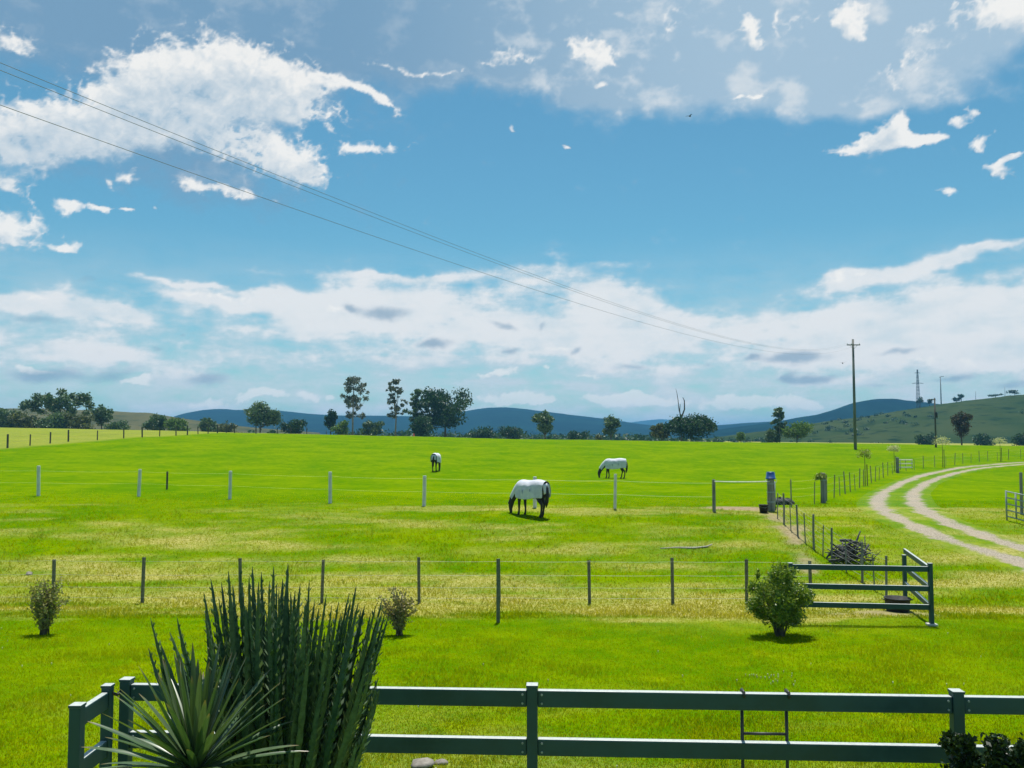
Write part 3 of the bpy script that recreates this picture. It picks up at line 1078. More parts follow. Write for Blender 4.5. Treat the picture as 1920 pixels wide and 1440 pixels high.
near_posts = [near_pt(236), near_pt(998), near_pt(1795), near_pt(2520)]
for p in near_posts:
    post_box(nf, p.x, p.y, ZTOP + .022, rz=ang)
nd = (FB - FA).normalized()
for a, b in zip(near_posts[:-1], near_posts[1:]):
    for zt in (ZTOP, ZTOP - .392, ZTOP - .785):
        p, q = a + nd * .045, b - nd * .045
        o = bar(MB(), (p.x, p.y, zt - .069), (q.x, q.y, zt - .069), .062, .138, .010)
        for i in range(len(o.v)):
            o.v[i] = tuple(Vector(o.v[i]) - nf.location)
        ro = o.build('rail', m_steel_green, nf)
        for e_ in (p + nd * .035, q - nd * .035):          # the bolts that hold the rail's ends
            for dz in (-.035, .035):
                c_ = Vector((e_.x, e_.y, zt - .069 + dz)) - nf.location + Vector((nd.y, -nd.x, 0)) * .030
                MB().tube([c_, c_ + Vector((nd.y, -nd.x, 0)) * .010], .009, 8).build('bolt', m_gate, ro)

# --- the short return wing at its left end
wf = thing('rail_fence', 'short steel wing panel turning towards the viewer at the bottom left corner', 'fence', (-3.42, 7.05, gz(-3.42, 7.05)))
W1, W2 = P(202, 1290, 7.22), P(145, 1330, 6.72)
post_box(wf, W1.x, W1.y, ZTOP + .018, .075)
post_box(wf, W2.x, W2.y, ZTOP + .015, .088)
for zt in (ZTOP - .01, ZTOP - .40, ZTOP - .79):
    o = bar(MB(), (W1.x, W1.y - .04, zt - .069), (W2.x, W2.y + .046, zt - .069), .055, .138, .010)
    o.v = [tuple(Vector(v) - wf.location) for v in o.v]
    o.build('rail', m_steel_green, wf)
a = Vector((W1.x + .04, W1.y, ZTOP - .03))
b = near_posts[0] - nd * .04
o = MB().tube([a, a.lerp(Vector((b.x, b.y, ZTOP - .05)), .5) - Vector((0, 0, .03)), Vector((b.x, b.y, ZTOP - .05))], .013, 6)
o.v = [tuple(Vector(v) - wf.location) for v in o.v]
o.build('chain_latch', m_dark_steel, wf)

# --- thin steel frame hooked over the near fence
p1, p2 = near_pt(1394), near_pt(1478)
lf_ = thing('hanging_frame', 'thin dark steel ladder frame hooked over the foreground fence rails', 'ladder', (p1.x, p1.y + .05, gz(p1.x, p1.y)))
nb = Vector((-nd.y, nd.x, 0)) * .050
for p in (p1, p2):
    q = p + nb
    mb = MB()
    mb.tube([(q.x, q.y, gz(q.x, q.y) - .02), (q.x, q.y, ZTOP + .012)], .014, 8)
    mb.tube([(q.x, q.y, ZTOP + .012), (p.x - nb.x * .9, p.y - nb.y * .9, ZTOP + .012)], .011, 8)
    mb.tube([(p.x - nb.x * .9, p.y - nb.y * .9, ZTOP + .012), (p.x - nb.x * .9, p.y - nb.y * .9, ZTOP - .03)], .011, 8)
    mb.v = [tuple(Vector(v) - lf_.location) for v in mb.v]
    mb.build('stile', m_dark_steel, lf_, True)
for dz in (.345, .80):
    a, b = p1 + nb, p2 + nb
    mb = MB().tube([(a.x, a.y, ZTOP - dz), (b.x, b.y, ZTOP - dz)], .012, 8)
    mb.v = [tuple(Vector(v) - lf_.location) for v in mb.v]
    mb.build('rung', m_dark_steel, lf_, True)

# --- the corner yard panels behind the round bush
cR = hit(1747, 1174)
cB = hit(1698, 1143)
cL = Vector((P(1484, 1170, cR.y + .35).x, cR.y + .35, 0))
cL.z = gz(cL.x, cL.y)
yf = thing('yard_panel', 'dark green three rail yard corner beside the round bush', 'fence', cR)
hR = 1.33
posts_y = [(cR, hR), (cB, hR), (cL, hR)]
for p, h in posts_y:
    o = post_box(yf, p.x, p.y, p.z + h, .085)
    MB().box((0, 0, .03), (.20, .18, .05), None, .012).build('footing', m_conc, o)
ztR = cR.z + hR
for i, zt in enumerate((1.28, .86, .46)):
    for a, b in ((cR, cL), (cR, cB)):
        A_, B_ = Vector((a.x, a.y, cR.z + zt - .06)), Vector((b.x, b.y, cR.z + zt - .06 + (.03 if b is cB else 0)))
        dd = (B_ - A_).normalized() * .045
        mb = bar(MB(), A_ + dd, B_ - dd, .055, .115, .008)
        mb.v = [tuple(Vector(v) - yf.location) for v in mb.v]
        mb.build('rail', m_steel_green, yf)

tub = thing('rubber_tub', 'black rubber feed tub on the ground inside the yard corner', 'feed tub', TUB)
MB().lathe([(.0, .0), (.25, .0), (.27, .05), (.295, .30), (.31, .305), (.31, .33), (.28, .33), (.25, .06), (0, .05)], 24).build('bowl', m_rubber, tub, True)
for s in (-1, 1):
    MB().tube([(s * .29, -.06, .27), (s * .35, -.06, .29), (s * .35, .06, .29), (s * .29, .06, .27)], .012, 6).build('handle', m_rubber, tub, True)

# --- the wire fence in the middle of the lawn
star = [star_post(h) for h in (1.17, 1.13, 1.20)]


def wire_fence(name, label, post_px, post_me, m, heights, rad=.005, sag=.02, tilt=.02, ext=(0, 0), seed=1, cat='fence', wm=None):
    pts = [hit(px, py) if not isinstance(px, Vector) else px for px, py in post_px]
    t = thing(name, label, cat, pts[0])
    put_posts(t, post_me, pts, m, seed, tilt)
    ps = list(pts)
    if ext[0]:
        ps = [ps[0] + (ps[0] - ps[1]).normalized() * ext[0]] + ps
        ps[0].z = gz(ps[0].x, ps[0].y)
    if ext[1]:
        e = ps[-1] + (ps[-1] - ps[-2]).normalized() * ext[1]
        e.z = gz(e.x, e.y)
        ps.append(e)
    for h in heights:
        wire([p + Vector((0, -.03, h)) - t.location for p in ps], rad, 'wire', wm or m_wire, t, sag)
    return t, pts


wire_fence('wire_fence', 'low wire fence on thin steel pickets across the middle of the lawn', [(-70, 1129), (100, 1130), (267, 1131), (451, 1131), (604, 1131), (785, 1132), (936, 1131), (1106, 1132), (1262, 1132), (1400, 1133), (1520, 1134)],
           star, m_star, (1.10, .74, .42, .15), rad=.0032, sag=.012, ext=(2, 0))
lp = hit(934, 1168)
tag(link('fence_picket', star_post(1.42, .045), m_star), 'single tall steel picket standing in front of the wire fence', 'post').location = lp

# --- the fence of white posts in front of the horses
wp = [(-120, 926), (72, 930), (260, 931), (431, 936), (619, 944), (795, 949), (1003, 952), (1153, 955), (1338, 960)]
wts = [hit(*p) for p in wp]
t = thing('white_post_fence', 'row of white posts with thin wire across the paddock by the horses', 'fence', wts[0])
for i, p in enumerate(wts[:-1]):
    rr = .078 if i != 7 else .060
    o = link('post', round_post((1.42, 1.42, 1.30, 1.30, 1.38, 1.30, 1.30, 1.46)[i], rr), m_white_post, t)
    o.location = p - t.location
    o.rotation_euler = ((-.01, .02, -.015, .02, .01, -.02, 0, .015)[i], (.01, -.015, .02, .01, -.01, .015, 0, .02)[i], 0)
for h in (1.18, .62):
    wire([p + Vector((0, -.06, h)) - t.location for p in wts], .0024, 'wire', m_wire, t, .03)
sp_ = hit(313, 918)
tag(link('fence_picket', round_post(.95, .05), m_dark_timber), 'short dark wooden stump post behind the white posts', 'post').location = sp_

# --- the slip gate with the blue bucket
g0, g1 = hit(1339, 960), hit(1446, 958)
gt = thing('slip_gate', 'grey gate opening with a white tape bar at head height', 'gate', g0)
o = link('post', round_post(1.33, .07), m_timber, gt)
k = Vector((0, -.09, 0))
wire([Vector((0, 0, 1.25)) + k, g1 - g0 + Vector((0, 0, 1.22)) + k], .022, 'tape_bar', m_white_post, gt, .02, 6)
sp = thing('strainer_post', 'thick grey strainer post with steel straps under a blue bucket', 'post', g1)
link('post', round_post(1.32, .15, 14), m_timber, sp)
for z in (.35, .75, 1.1):
    MB().lathe([(.153, z), (.162, z), (.162, z + .05), (.153, z + .05)], 16).build('strap', m_gate, sp)
bk = thing('bucket', 'blue plastic bucket turned upside down on the strainer post', 'bucket', g1 + Vector((0, 0, 1.321)))
MB().lathe([(.20, 0), (.215, 0), (.215, .03), (.19, .035), (.165, .27), (.15, .29), (0, .295)], 22).build('body', m_blue, bk, True)
MB().tube([(.20, 0, .02), (.23, -.08, -.08), (.18, -.19, -.13), (0, -.235, -.14), (-.18, -.19, -.13), (-.23, -.08, -.08), (-.20, 0, .02)], .006, 5).build('handle', m_gate, bk, True)
b2 = hit(1434, 960)
MB_ = MB().lathe([(0, 0), (.15, 0), (.19, .30), (.20, .30), (.20, .32), (.18, .32), (.14, .03), (0, .03)], 20)
bb = thing('bucket', 'small black bucket at the foot of the strainer post', 'bucket', b2 + Vector((-.12, -.25, 0)))
MB_.build('body', m_rubber, bb, True)
MB().tube([(.19, 0, .30), (.17, -.10, .24), (0, -.21, .20), (-.17, -.10, .24), (-.19, 0, .30)], .006, 5).build('handle', m_gate, bb, True)
sg = thing('steel_gate', 'small galvanised bar gate standing open behind the strainer post', 'gate', g1 + Vector((.25, .35, 0)))
ge = Vector((.55, 1.7, 0))
for z in (.25, .52, .79, 1.06):
    MB().tube([Vector((0, 0, z)), ge + Vector((0, 0, z))], .020, 8).build('bar', m_gate, sg, True)
for q in (0, .5, 1):
    e = ge * q
    MB().tube([e + Vector((0, 0, .02 if q != .5 else .22)), e + Vector((0, 0, 1.10))], .024, 8).build('upright', m_gate, sg, True)
for i, (px, py, s) in enumerate(((1463, 946, .34), (1477, 946, .30))):
    q = hit(px, py)
    mb = MB()
    r_ = np.random.default_rng(i + 4)
    prof = [(0, 0), (.8, 0), (1.0, .25), (.85, .6), (.5, .82), (0, .9)]
    mb.lathe([(a * s, b * s) for a, b in prof], 11)
    mb.v = [tuple(np.array(v) + (r_.random(3) - .5) * s * .28) for v in mb.v]
    tag(mb.build('boulder', m_dead, None, True), ('dark rounded rock right beside the strainer post', 'smaller dark rock further right of the strainer post')[i], 'rock', 'dark rocks by the gate').location = q

# --- side fence from the strainer post down to the yard corner
timb = [round_post(1.02, .020, 8), round_post(1.18, .036, 8, .03), round_post(1.0, .018, 8), round_post(1.12, .032, 8)]
wire_fence('wire_fence', 'wire fence on wooden posts running from the strainer post down to the yard corner',
           [(1458, 973), (1470, 984), (1483, 995), (1496, 1006), (1510, 1018), (1526, 1030), (1543, 1043), (1560, 1056), (1587, 1074), (1617, 1093), (1640, 1107), (1662, 1120)], timb, m_timber, (1.02, .86, .70, .54, .38, .20), rad=.004, sag=.02, seed=4, tilt=.04)

# --- heap of dead branches by that fence
bp = hit(1600, 1055)
br = thing('branch_heap', 'heap of dark dead logs and branches beside the side fence', 'brush pile', bp)
rnd = random.Random(12)
for i in range(150):
    ln = rnd.uniform(.5, 1.0) if i < 30 else rnd.uniform(.2, .6)
    c = Vector((rnd.gauss(0, .33), rnd.gauss(0, .24), 0))
    c.z = max(.05, .68 - abs(c.x) * .50 - abs(c.y) * .5) * rnd.random() ** .7 + .05
    a, e = rnd.gauss(.25, .9), rnd.gauss(.15, .45)
    dv = Vector((math.cos(a) * math.cos(e), math.sin(a) * math.cos(e), math.sin(e))) * ln * .5
    p0, p1_, p2_ = c - dv, c + Vector((0, 0, rnd.uniform(-.06, .08))), c + dv
    p0.z, p2_.z = max(p0.z, .02), max(p2_.z, .02)
    r0 = rnd.uniform(.015, .055) if i < 30 else rnd.uniform(.008, .018)
    MB().tube([p0, p1_, p2_], [r0, r0 * .85, r0 * .5], 6).build('branch', m_dead, br, True)

# --- lane fence running away along the gravel track, with strainer and a small gate
LANE = [hit(*p) for p in [(1484, 951), (1543, 942), (1590, 924), (1627, 909), (1655, 897), (1685, 886), (1730, 879), (1772, 874), (1830, 867), (1880, 863), (1960, 858), (2060, 853)]]
cl2 = smooth_poly(LANE, .5)
seg = np.concatenate([[0], np.cumsum(np.linalg.norm(np.diff(cl2, axis=0), axis=1))])
lane_pts = []
for s in np.arange(0, seg[-1], 2.9):
    x, y = np.interp(s, seg, cl2[:, 0]), np.interp(s, seg, cl2[:, 1])
    lane_pts.append(Vector((x, y, gz(x, y))))
t = thing('wire_fence', 'long wire fence along the left side of the gravel track', 'fence', lane_pts[0])
put_posts(t, [round_post(1.2, .028, 7), round_post(1.02, .022, 7), round_post(1.3, .034, 7)], lane_pts, m_timber, 9, .05)
for h in (1.12, .78, .44):
    wire([p + Vector((0, -.05, h)) - t.location for p in lane_pts], .0028, 'wire', m_wire, t, .02)
s1 = hit(1544, 943)
st1 = thing('strainer_post', 'thick grey wooden post beside the lane with a leafy sapling behind it', 'post', s1)
link('post', round_post(1.42, .12, 12), m_timber, st1)
MB().lathe([(.122, 1.05), (.135, 1.05), (.135, 1.11), (.122, 1.11)], 14).build('strap', m_gate, st1)
s2 = hit(1683, 887)
st2 = thing('lane_gate', 'small pale bar gate on a thick post far along the lane', 'gate', s2)
link('post', round_post(1.45, .15, 12), m_timber, st2)
for z in (.5, .85, 1.2):
    MB().tube([(.16, 0, z), (1.55, .3, z)], .050, 8).build('bar', m_white_post, st2, True)
for x, y in ((.3, .03), (1.5, .29)):
    MB().tube([(x, y, .3), (x, y, 1.3)], .03, 8).build('upright', m_gate, st2, True)

# --- gate panel at the right edge of the picture
r0, r1 = hit(1888, 976), hit(1909, 981)
rg = thing('steel_gate', 'blue grey galvanised gate panel at the right edge beyond the track', 'gate', r0)
e = Vector((r1.x - r0.x + .02, -1.15, 0))
e.z = gz(r0.x + e.x, r0.y + e.y) - r0.z
for z in (.16, .40, .64, .88, 1.12):
    MB().tube([Vector((0, 0, z)), e + Vector((0, 0, z))], .024, 8).build('bar', m_gate, rg, True)
for q in (0, .5, 1):
    MB().tube([e * q + Vector((0, 0, -.05 if q != .5 else .15)), e * q + Vector((0, 0, 1.15))], .032, 8).build('upright', m_gate, rg, True)
link('post', round_post(1.3, .075), m_dark_timber, rg).location = e + Vector((.10, -.12, 0))
e1 = hit(1916, 975)
wire_fence('wire_fence', 'short run of wire fence leaving the right edge behind the galvanised gate', [(1916, 965), (1990, 950), (2080, 936)], [round_post(1.7, .06, 8), round_post(1.3, .05, 8)], m_timber, (1.1, .7, .35), rad=.005, seed=7)

# --- far fence on the left at the edge of the dry paddock
fl = []
for a, b in zip(FLEFT[:-1], FLEFT[1:]):
    n_ = max(1, int(round((b - a).length / 4.5)))
    for k in range(n_):
        p = a.lerp(b, k / n_)
        fl.append(Vector((p.x, p.y, gz(p.x, p.y))))
fl.append(FLEFT[-1])
for px in (480, 520, 545, 575, 612):
    q = hit(px, 812.5 + (px - 440) * .010)
    fl.append(q)
t = thing('wire_fence', 'far dark wooden fence along the dry yellow paddock on the left', 'fence', fl[0])
put_posts(t, [round_post(1.45, .10, 7), round_post(1.25, .07, 7), round_post(1.35, .085, 7)], fl, m_dark_timber, 21, .04)
for h in (1.1, .6):
    wire([p + Vector((0, -.1, h)) - t.location for p in fl], .006, 'wire', m_dark_timber, t)

# ------------------------------------------------------------------ trees beyond the field
FT = 'trees beyond the field'
tree('gum_tree', 'broad ragged gum tree rising over the scrub at far left', 105, 714, 118, 262, lf_gum, m_pale_bark, 'spread', 2600, .62, 1)
tree('scrub_tree', 'dark rounded scrub tree at the left edge of the picture', 12, 764, 60, 255, lf_gum, m_bark, 'bush', 1300, .6, 2)
tree('scrub_tree', 'grey green scrub tree between the left edge and the ragged gum', 50, 770, 56, 250, lf_olive, m_bark, 'bush', 1200, .6, 3)
tree('scrub_tree', 'olive scrub tree under the ragged gum at far left', 98, 772, 66, 248, lf_gum, m_bark, 'bush', 1300, .6, 4)
tree('scrub_tree', 'pale olive scrub tree just right of the ragged gum', 148, 774, 54, 250, lf_olive, m_bark, 'bush', 1200, .6, 5)
tree('scrub_tree', 'small dark tree with a square top right of the ragged gum', 190, 757, 40, 258, lf_gum, m_bark, 'round', 1000, .55, 6)
tree('scrub_tree', 'low dark bush ending the left scrub belt', 222, 786, 44, 254, lf_gum, m_bark, 'bush', 800, .55, 7)
tree('scrub_tree', 'dark green small tree on the dry slope left of the blue ridge', 292, 772, 42, 262, lf_gum, m_bark, 'bush', 1000, .55, 8)
tree('scrub_tree', 'light green bush right of the small slope tree', 332, 780, 46, 262, lf_light, m_bark, 'bush', 900, .5, 9)
tree('scrub_tree', 'grey green bush left of the leafy tree, first of a pair', 392, 778, 38, 268, lf_gum, m_bark, 'bush', 900, .55, 10)
tree('scrub_tree', 'low bush hiding in front of the blue ridge, second of a pair', 424, 786, 32, 266, lf_olive, m_bark, 'bush', 600, .5, 11)
tree('leafy_tree', 'rounded leafy tree alone before the long blue ridge', 488, 750, 70, 262, lf_gum, m_bark, 'round', 2000, .6, 12)
tree('scrub_tree', 'low dark bush right of the rounded leafy tree', 552, 782, 52, 264, lf_dark, m_bark, 'bush', 1000, .55, 13)
tree('dark_tree', 'narrow dark tree left of the tallest thin gum', 620, 765, 26, 266, lf_dark, m_bark, 'round', 900, .5, 14)
tree('scrub_tree', 'light green bush at the foot of the tallest thin gum', 640, 783, 34, 262, lf_light, m_bark, 'bush', 700, .5, 15)
tree('tall_gum', 'tallest thin gum tree with an open see-through crown', 661, 703, 62, 268, lf_sage, m_pale_bark, 'gum', 1500, .50, 16)
tree('scrub_tree', 'low grey scrub between the two tall thin gums', 700, 785, 40, 272, lf_gum, m_bark, 'bush', 800, .55, 17)
tree('tall_gum', 'second tall thin gum with a narrow open crown', 741, 708, 40, 272, lf_sage, m_pale_bark, 'gum', 1100, .50, 18)
tree('tall_gum', 'shorter ragged gum against the big dark tree', 783, 728, 46, 270, lf_gum, m_pale_bark, 'gum', 1500, .52, 19)
tree('big_dark_tree', 'big dark full tree with flat top, largest of the middle group', 835, 727, 96, 274, lf_dark, m_bark, 'block', 3600, .62, 20)
tree('dark_tree', 'dark full bush below the ragged gum in the middle group', 790, 772, 50, 262, lf_dark, m_bark, 'bush', 1200, .55, 21)
tree('scrub_tree', 'dull green low scrub left of the squat tree', 958, 797, 46, 300, lf_dark, m_bark, 'bush', 700, .6, 22)
tree('scrub_tree', 'dull green low scrub right of the big dark tree', 905, 795, 52, 300, lf_dark, m_bark, 'bush', 800, .6, 23)
tree('squat_tree', 'squat oval tree with short trunk before the blue hill', 1022, 768, 44, 262, lf_gum, m_bark, 'round', 1500, .52, 24)
tree('scrub_tree', 'low blue green scrub between the squat tree and the small round tree', 1085, 806, 46, 310, lf_dark, m_bark, 'bush', 900, .6, 25)
tree('round_tree', 'small round tree on a thin trunk right of the squat tree', 1146, 776, 36, 262, lf_gum, m_bark, 'round', 1200, .5, 26)
tree('scrub_tree', 'little brownish bush left of the small round tree', 1122, 810, 16, 262, lf_olive, m_bark, 'bush', 350, .4, 27)
tree('olive_tree', 'olive brown tree touching the wide dark dome tree', 1240, 792, 40, 232, lf_olive, m_bark, 'round', 1200, .48, 28)
tree('dome_tree', 'wide dark dome shaped tree at the end of the field', 1296, 770, 92, 228, lf_dark, m_bark, 'dome', 4200, .5, 29)
tree('small_tree', 'tiny green tree on the brown slope right of the dome tree', 1388, 808, 18, 240, lf_light, m_bark, 'round', 400, .35, 30)
tree('slender_gum', 'slender gum with open crown left of the utility pole', 1462, 763, 36, 240, lf_gum, m_pale_bark, 'gum', 1300, .45, 31)
tree('light_tree', 'low light green tree between the slender gum and the utility pole', 1494, 789, 54, 236, lf_light, m_bark, 'round', 1300, .45, 32)
tree('scrub_tree', 'dark scrub tree under the slender gum', 1448, 800, 30, 238, lf_gum, m_bark, 'bush', 600, .45, 33)
tree('rusty_tree', 'upright reddish brown tree before the right hillside', 1803, 768, 42, 215, lf_tree_red, m_bark, 'round', 1500, .42, 34)
tree('scrub_tree', 'dark bush at the foot of the hill left of the reddish tree', 1735, 812, 40, 300, lf_dark, m_bark, 'bush', 900, .55, 35)
tree('scrub_tree', 'dark low bush right of the reddish tree', 1848, 814, 40, 300, lf_dark, m_bark, 'bush', 900, .55, 36)
tree('scrub_tree', 'dark bush at the right edge under the hillside', 1915, 808, 44, 280, lf_dark, m_bark, 'bush', 900, .55, 37)

# bare dead tree sticking out behind the dome tree
q = P(1278, 815, 262)
ds = thing('dead_tree', 'bare dead tree with pale stubs behind the dome tree', 'tree', (q.x, q.y, gz(q.x, q.y)))
hh = P(1278, 745, 262).z - gz(q.x, q.y)
u = 262 / FPX
for pts_, r_ in (([(0, 0, 0), (-.2, 0, hh * .5), (-3 * u, 0, hh * .72), (-2 * u, 0, hh * .86)], .26), ([(-.1, 0, hh * .55), (6 * u, 0, hh * .75), (6 * u, 0, hh * .93), (3 * u, 0, hh * 1.0)], .26),
                 ([(-4 * u, 0, hh * .7), (-6 * u, 0, hh * .95), (-8 * u, 0, hh * 1.1), (-10 * u, 0, hh * 1.18)], .13)):
    MB().tube(pts_, [r_, r_ * .8, r_ * .6, r_ * .3], 6).build('limb', m_dead, ds, True)

# trees standing on the right hill's skyline
def on_hill(px):
    # the crest of the near right hill at photo column px
    cr = HILL_R[33]
    pxs_ = 960 + FPX * cr[:, 0] / cr[:, 1]
    k = int(np.argmin(np.abs(pxs_ - px)))
    return Vector(cr[k])


for i, (px, h, w, lab) in enumerate(((1723, 10.5, 6.5, 'dark tree on the skyline at the foot of the lattice tower'), (1741, 7.5, 5.5, 'feathery tree on the skyline just right of the lattice tower'), (1792, 6.0, 7.5, 'low dark tree on the right hill skyline, left of a pair'),
                                    (1804, 8.0, 6.0, 'taller dark tree on the right hill skyline, right of a pair'), (1868, 4.0, 10., 'low scrub clump on the hill skyline near the right edge'), (1905, 5.5, 13., 'dark skyline bush where the hill meets the right edge'))):
    c = on_hill(px)
    t = thing('hill_tree', lab, 'tree', c - Vector((0, 0, 1.0)), 0, 'trees on the hill skyline')
    rnd = random.Random(i + 60)
    cl = [((rnd.uniform(-.35, .35) * w, rnd.uniform(-.3, .3) * w, h * rnd.uniform(.5, .9)), (w * .22, w * .22, h * .16)) for _ in range(8)]
    link('crown', leaves_mesh('crown', cl, 420, 1.0, i + 70), lf_dark, t)
    MB().tube([(0, 0, 0), (.2, 0, h * .5), (0, 0, h * .8)], [.3, .22, .1], 5).build('trunk', m_bark, t, True)

# scrub scattered over the hillside and the far wood behind the field: too many and too far to count
def scatter(name, label, pts, n_each, size, leaf, seed, flat=.7):
    r = np.random.default_rng(seed)
    Vs = []
    for (x, y, z, s) in pts:
        n = n_each
        d = r.normal(size=(n, 3))
        d /= np.linalg.norm(d, axis=1)[:, None]
        p = np.array([x, y, z + s * flat * .6]) + d * np.array([s, s, s * flat]) * r.random(n)[:, None] ** .5
        a = r.normal(size=(n, 3)) * size * .35
        b = r.normal(size=(n, 3)) * size * .3
        Vs.append(np.stack([p - a, p - b, p + a, p + b], 1).reshape(-1, 3))
    V = np.concatenate(Vs)
    o = link(name, mesh_np(name, V, np.arange(len(V)).reshape(-1, 4)), leaf)
    tag(o, label, 'scrub', kind='stuff')


r = np.random.default_rng(8)
pts = []
for k in range(330):
    i, j = int(2 + 28 * r.random() ** .8), int(40 + r.random() * 175)
    p = HILL_R[i, j]
    if fbm(np.array([p[0] / 60]), np.array([p[1] / 60]), 3, .5, 9)[0] < .46 and i > 6:
        continue
    pts.append((p[0], p[1], p[2] - .4, r.uniform(1.2, 3.2)))
scatter('hillside_scrub', 'scattered dark scrub over the right hillside', pts, 55, .9, lf_dark, 5)
pts = []
for k in range(520):
    px = r.uniform(240, 1480) if k % 2 else r.uniform(620, 1250)
    d = r.uniform(340, 760)
    q = P(px, 815, d)
    pts.append((q.x, d, gz(q.x, d) - .4, r.uniform(1.8, 4.2) * (1.05 if 640 < px < 1240 else .7)))
scatter('far_wood', 'low blue green belt of far bush beyond the field', pts, 60, 1.2, lf_dark, 6, .9)

# ------------------------------------------------------------------ poles, towers and cables
pb = hit(1604, 843)
dP = pb.y
zt = P(1599, 636, dP).z
up = thing('utility_pole', 'tall wooden utility pole with crossarm at the edge of the field', 'utility pole', pb)
Hp = zt - pb.z
MB().tube([(0, 0, -.4), (0, 0, Hp * .5), (0, 0, Hp)], [.22, .19, .15], 12).build('pole', m_pole, up, True)
za = P(1599, 647, dP).z - pb.z
MB().box((0, -.2, za), (1.95, .12, .14), None, .01).build('crossarm', m_pole, up)
INS = []
for x in (-.88, -.30, .88):
    MB().lathe([(.02, 0), (.05, .02), (.05, .07), (.03, .09), (.05, .11), (.045, .17), (0, .18)], 10, (x, -.2, za + .07)).build('insulator', m_white_post, up, True)
    INS.append(pb + Vector((x, -.2, za + .25)))
for s in (-1, 1):
    MB().tube([(s * .55, -.2, za - .06), (0, -.17, za - .62)], .022, 6).build('brace', m_gate, up)

# the cables come down from a pole behind and left of the viewer
def cable(label, a, seen, base_dir):
    """a sagging cable from insulator a along base_dir, through what is seen of it"""
    ts, zs = [0.0], [a.z]
    for px, py in seen:
        u_ = pdir(px, py)[0] / pdir(px, py)[1]
        # a.x + t*bx = u*(a.y + t*by)
        t_ = (u_ * a.y - a.x) / (base_dir[0] - u_ * base_dir[1])
        y_ = a.y + t_ * base_dir[1]
        ts.append(t_)
        zs.append(EYE + pdir(px, py)[2] / pdir(px, py)[1] * y_)
    ts, zs = np.array(ts), np.array(zs)
    # fit z = a.z + k1 t + k2 t^2
    A_ = np.stack([ts[1:], ts[1:] ** 2], -1)
    k1, k2 = np.linalg.lstsq(A_, zs[1:] - a.z, rcond=None)[0]
    tt = np.linspace(0, ts.max() + 24, 90)
    pts_ = [(a.x + t_ * base_dir[0], a.y + t_ * base_dir[1], a.z + k1 * t_ + k2 * t_ * t_) for t_ in tt]
    mb = MB().tube([Vector(p) - a for p in pts_], .005, 5, False)
    o = mb.build('power_cable', m_cable)
    o.location = a
    tag(o, label, 'cable', 'overhead power cables')
    return k1, k2, ts, zs


end = Vector((-8.6, 13.0, 0))
bd = np.array([end.x - INS[0].x, end.y - INS[0].y])
bd /= np.linalg.norm(bd)
cable('uppermost overhead power cable crossing the sky from upper left', INS[0], [(0, 117), (150, 180), (340, 258), (650, 376), (950, 497)], bd)
cable('middle overhead power cable running close below the uppermost', INS[1], [(0, 132), (150, 192), (340, 268), (650, 384), (950, 502)], bd)
cable('lowest overhead power cable, apart from the upper pair', INS[2], [(0, 194), (225, 279), (500, 374), (920, 516)], bd)

# second, thinner pole and the towers on the skyline
q = hit(1755, 839, 60, 170)
u2 = thing('utility_pole', 'thin dark pole with a transformer left of the reddish tree', 'utility pole', q)
h2 = P(1753, 746, q.y).z - q.z
MB().tube([(0, 0, -.3), (0, 0, h2)], [.16, .11], 10).build('pole', m_dark_timber, u2, True)
MB().box((-.5, -.1, h2 - .3), (1.25, .10, .12), None, .01).build('crossarm', m_dark_timber, u2)
MB().lathe([(0, 0), (.22, 0), (.24, .1), (.24, .75), (.2, .85), (0, .88)], 12, (0, -.34, h2 * .60)).build('transformer', m_dark_steel, u2, True)

def lattice(label, px, top, w, arms):
    c = on_hill(px)
    d = c.y + 60
    zt_ = P(px, top, d).z
    x = P(px, 800, d).x
    z0 = c.z - 8
    t = thing('lattice_tower', label, 'pylon', (x, d, z0))
    H = zt_ - z0
    mb = MB()
    lv = [0, .2, .38, .54, .68, .8, .9, 1.0]
    wd = lambda q: w * (1 - q) ** .8 * .5 + .30
    for a, b in zip(lv[:-1], lv[1:]):
        A4 = [Vector((sx * wd(a), sy * wd(a), a * H)) for sx, sy in ((-1, -1), (1, -1), (1, 1), (-1, 1))]
        B4 = [Vector((sx * wd(b), sy * wd(b), b * H)) for sx, sy in ((-1, -1), (1, -1), (1, 1), (-1, 1))]
        for k in range(4):
            mb.tube([A4[k], B4[k]], .13, 4)
            mb.tube([A4[k], B4[(k + 1) % 4]], .08, 4)
            mb.tube([A4[(k + 1) % 4], B4[k]], .08, 4)
            mb.tube([B4[k], B4[(k + 1) % 4]], .08, 4)
    o = mb.build('mast', m_far_steel, t)
    o['kind'] = 'stuff'
    for (zz, hw) in arms:
        m2 = MB()
        for s in (-1, 1):
            m2.tube([(0, 0, H * zz + .9), (s * hw, 0, H * zz)], .12, 4)
        m2.tube([(-hw, 0, H * zz), (hw, 0, H * zz)], .12, 4)
        m2.build('crossarm', m_far_steel, t)['kind'] = 'stuff'
    return t


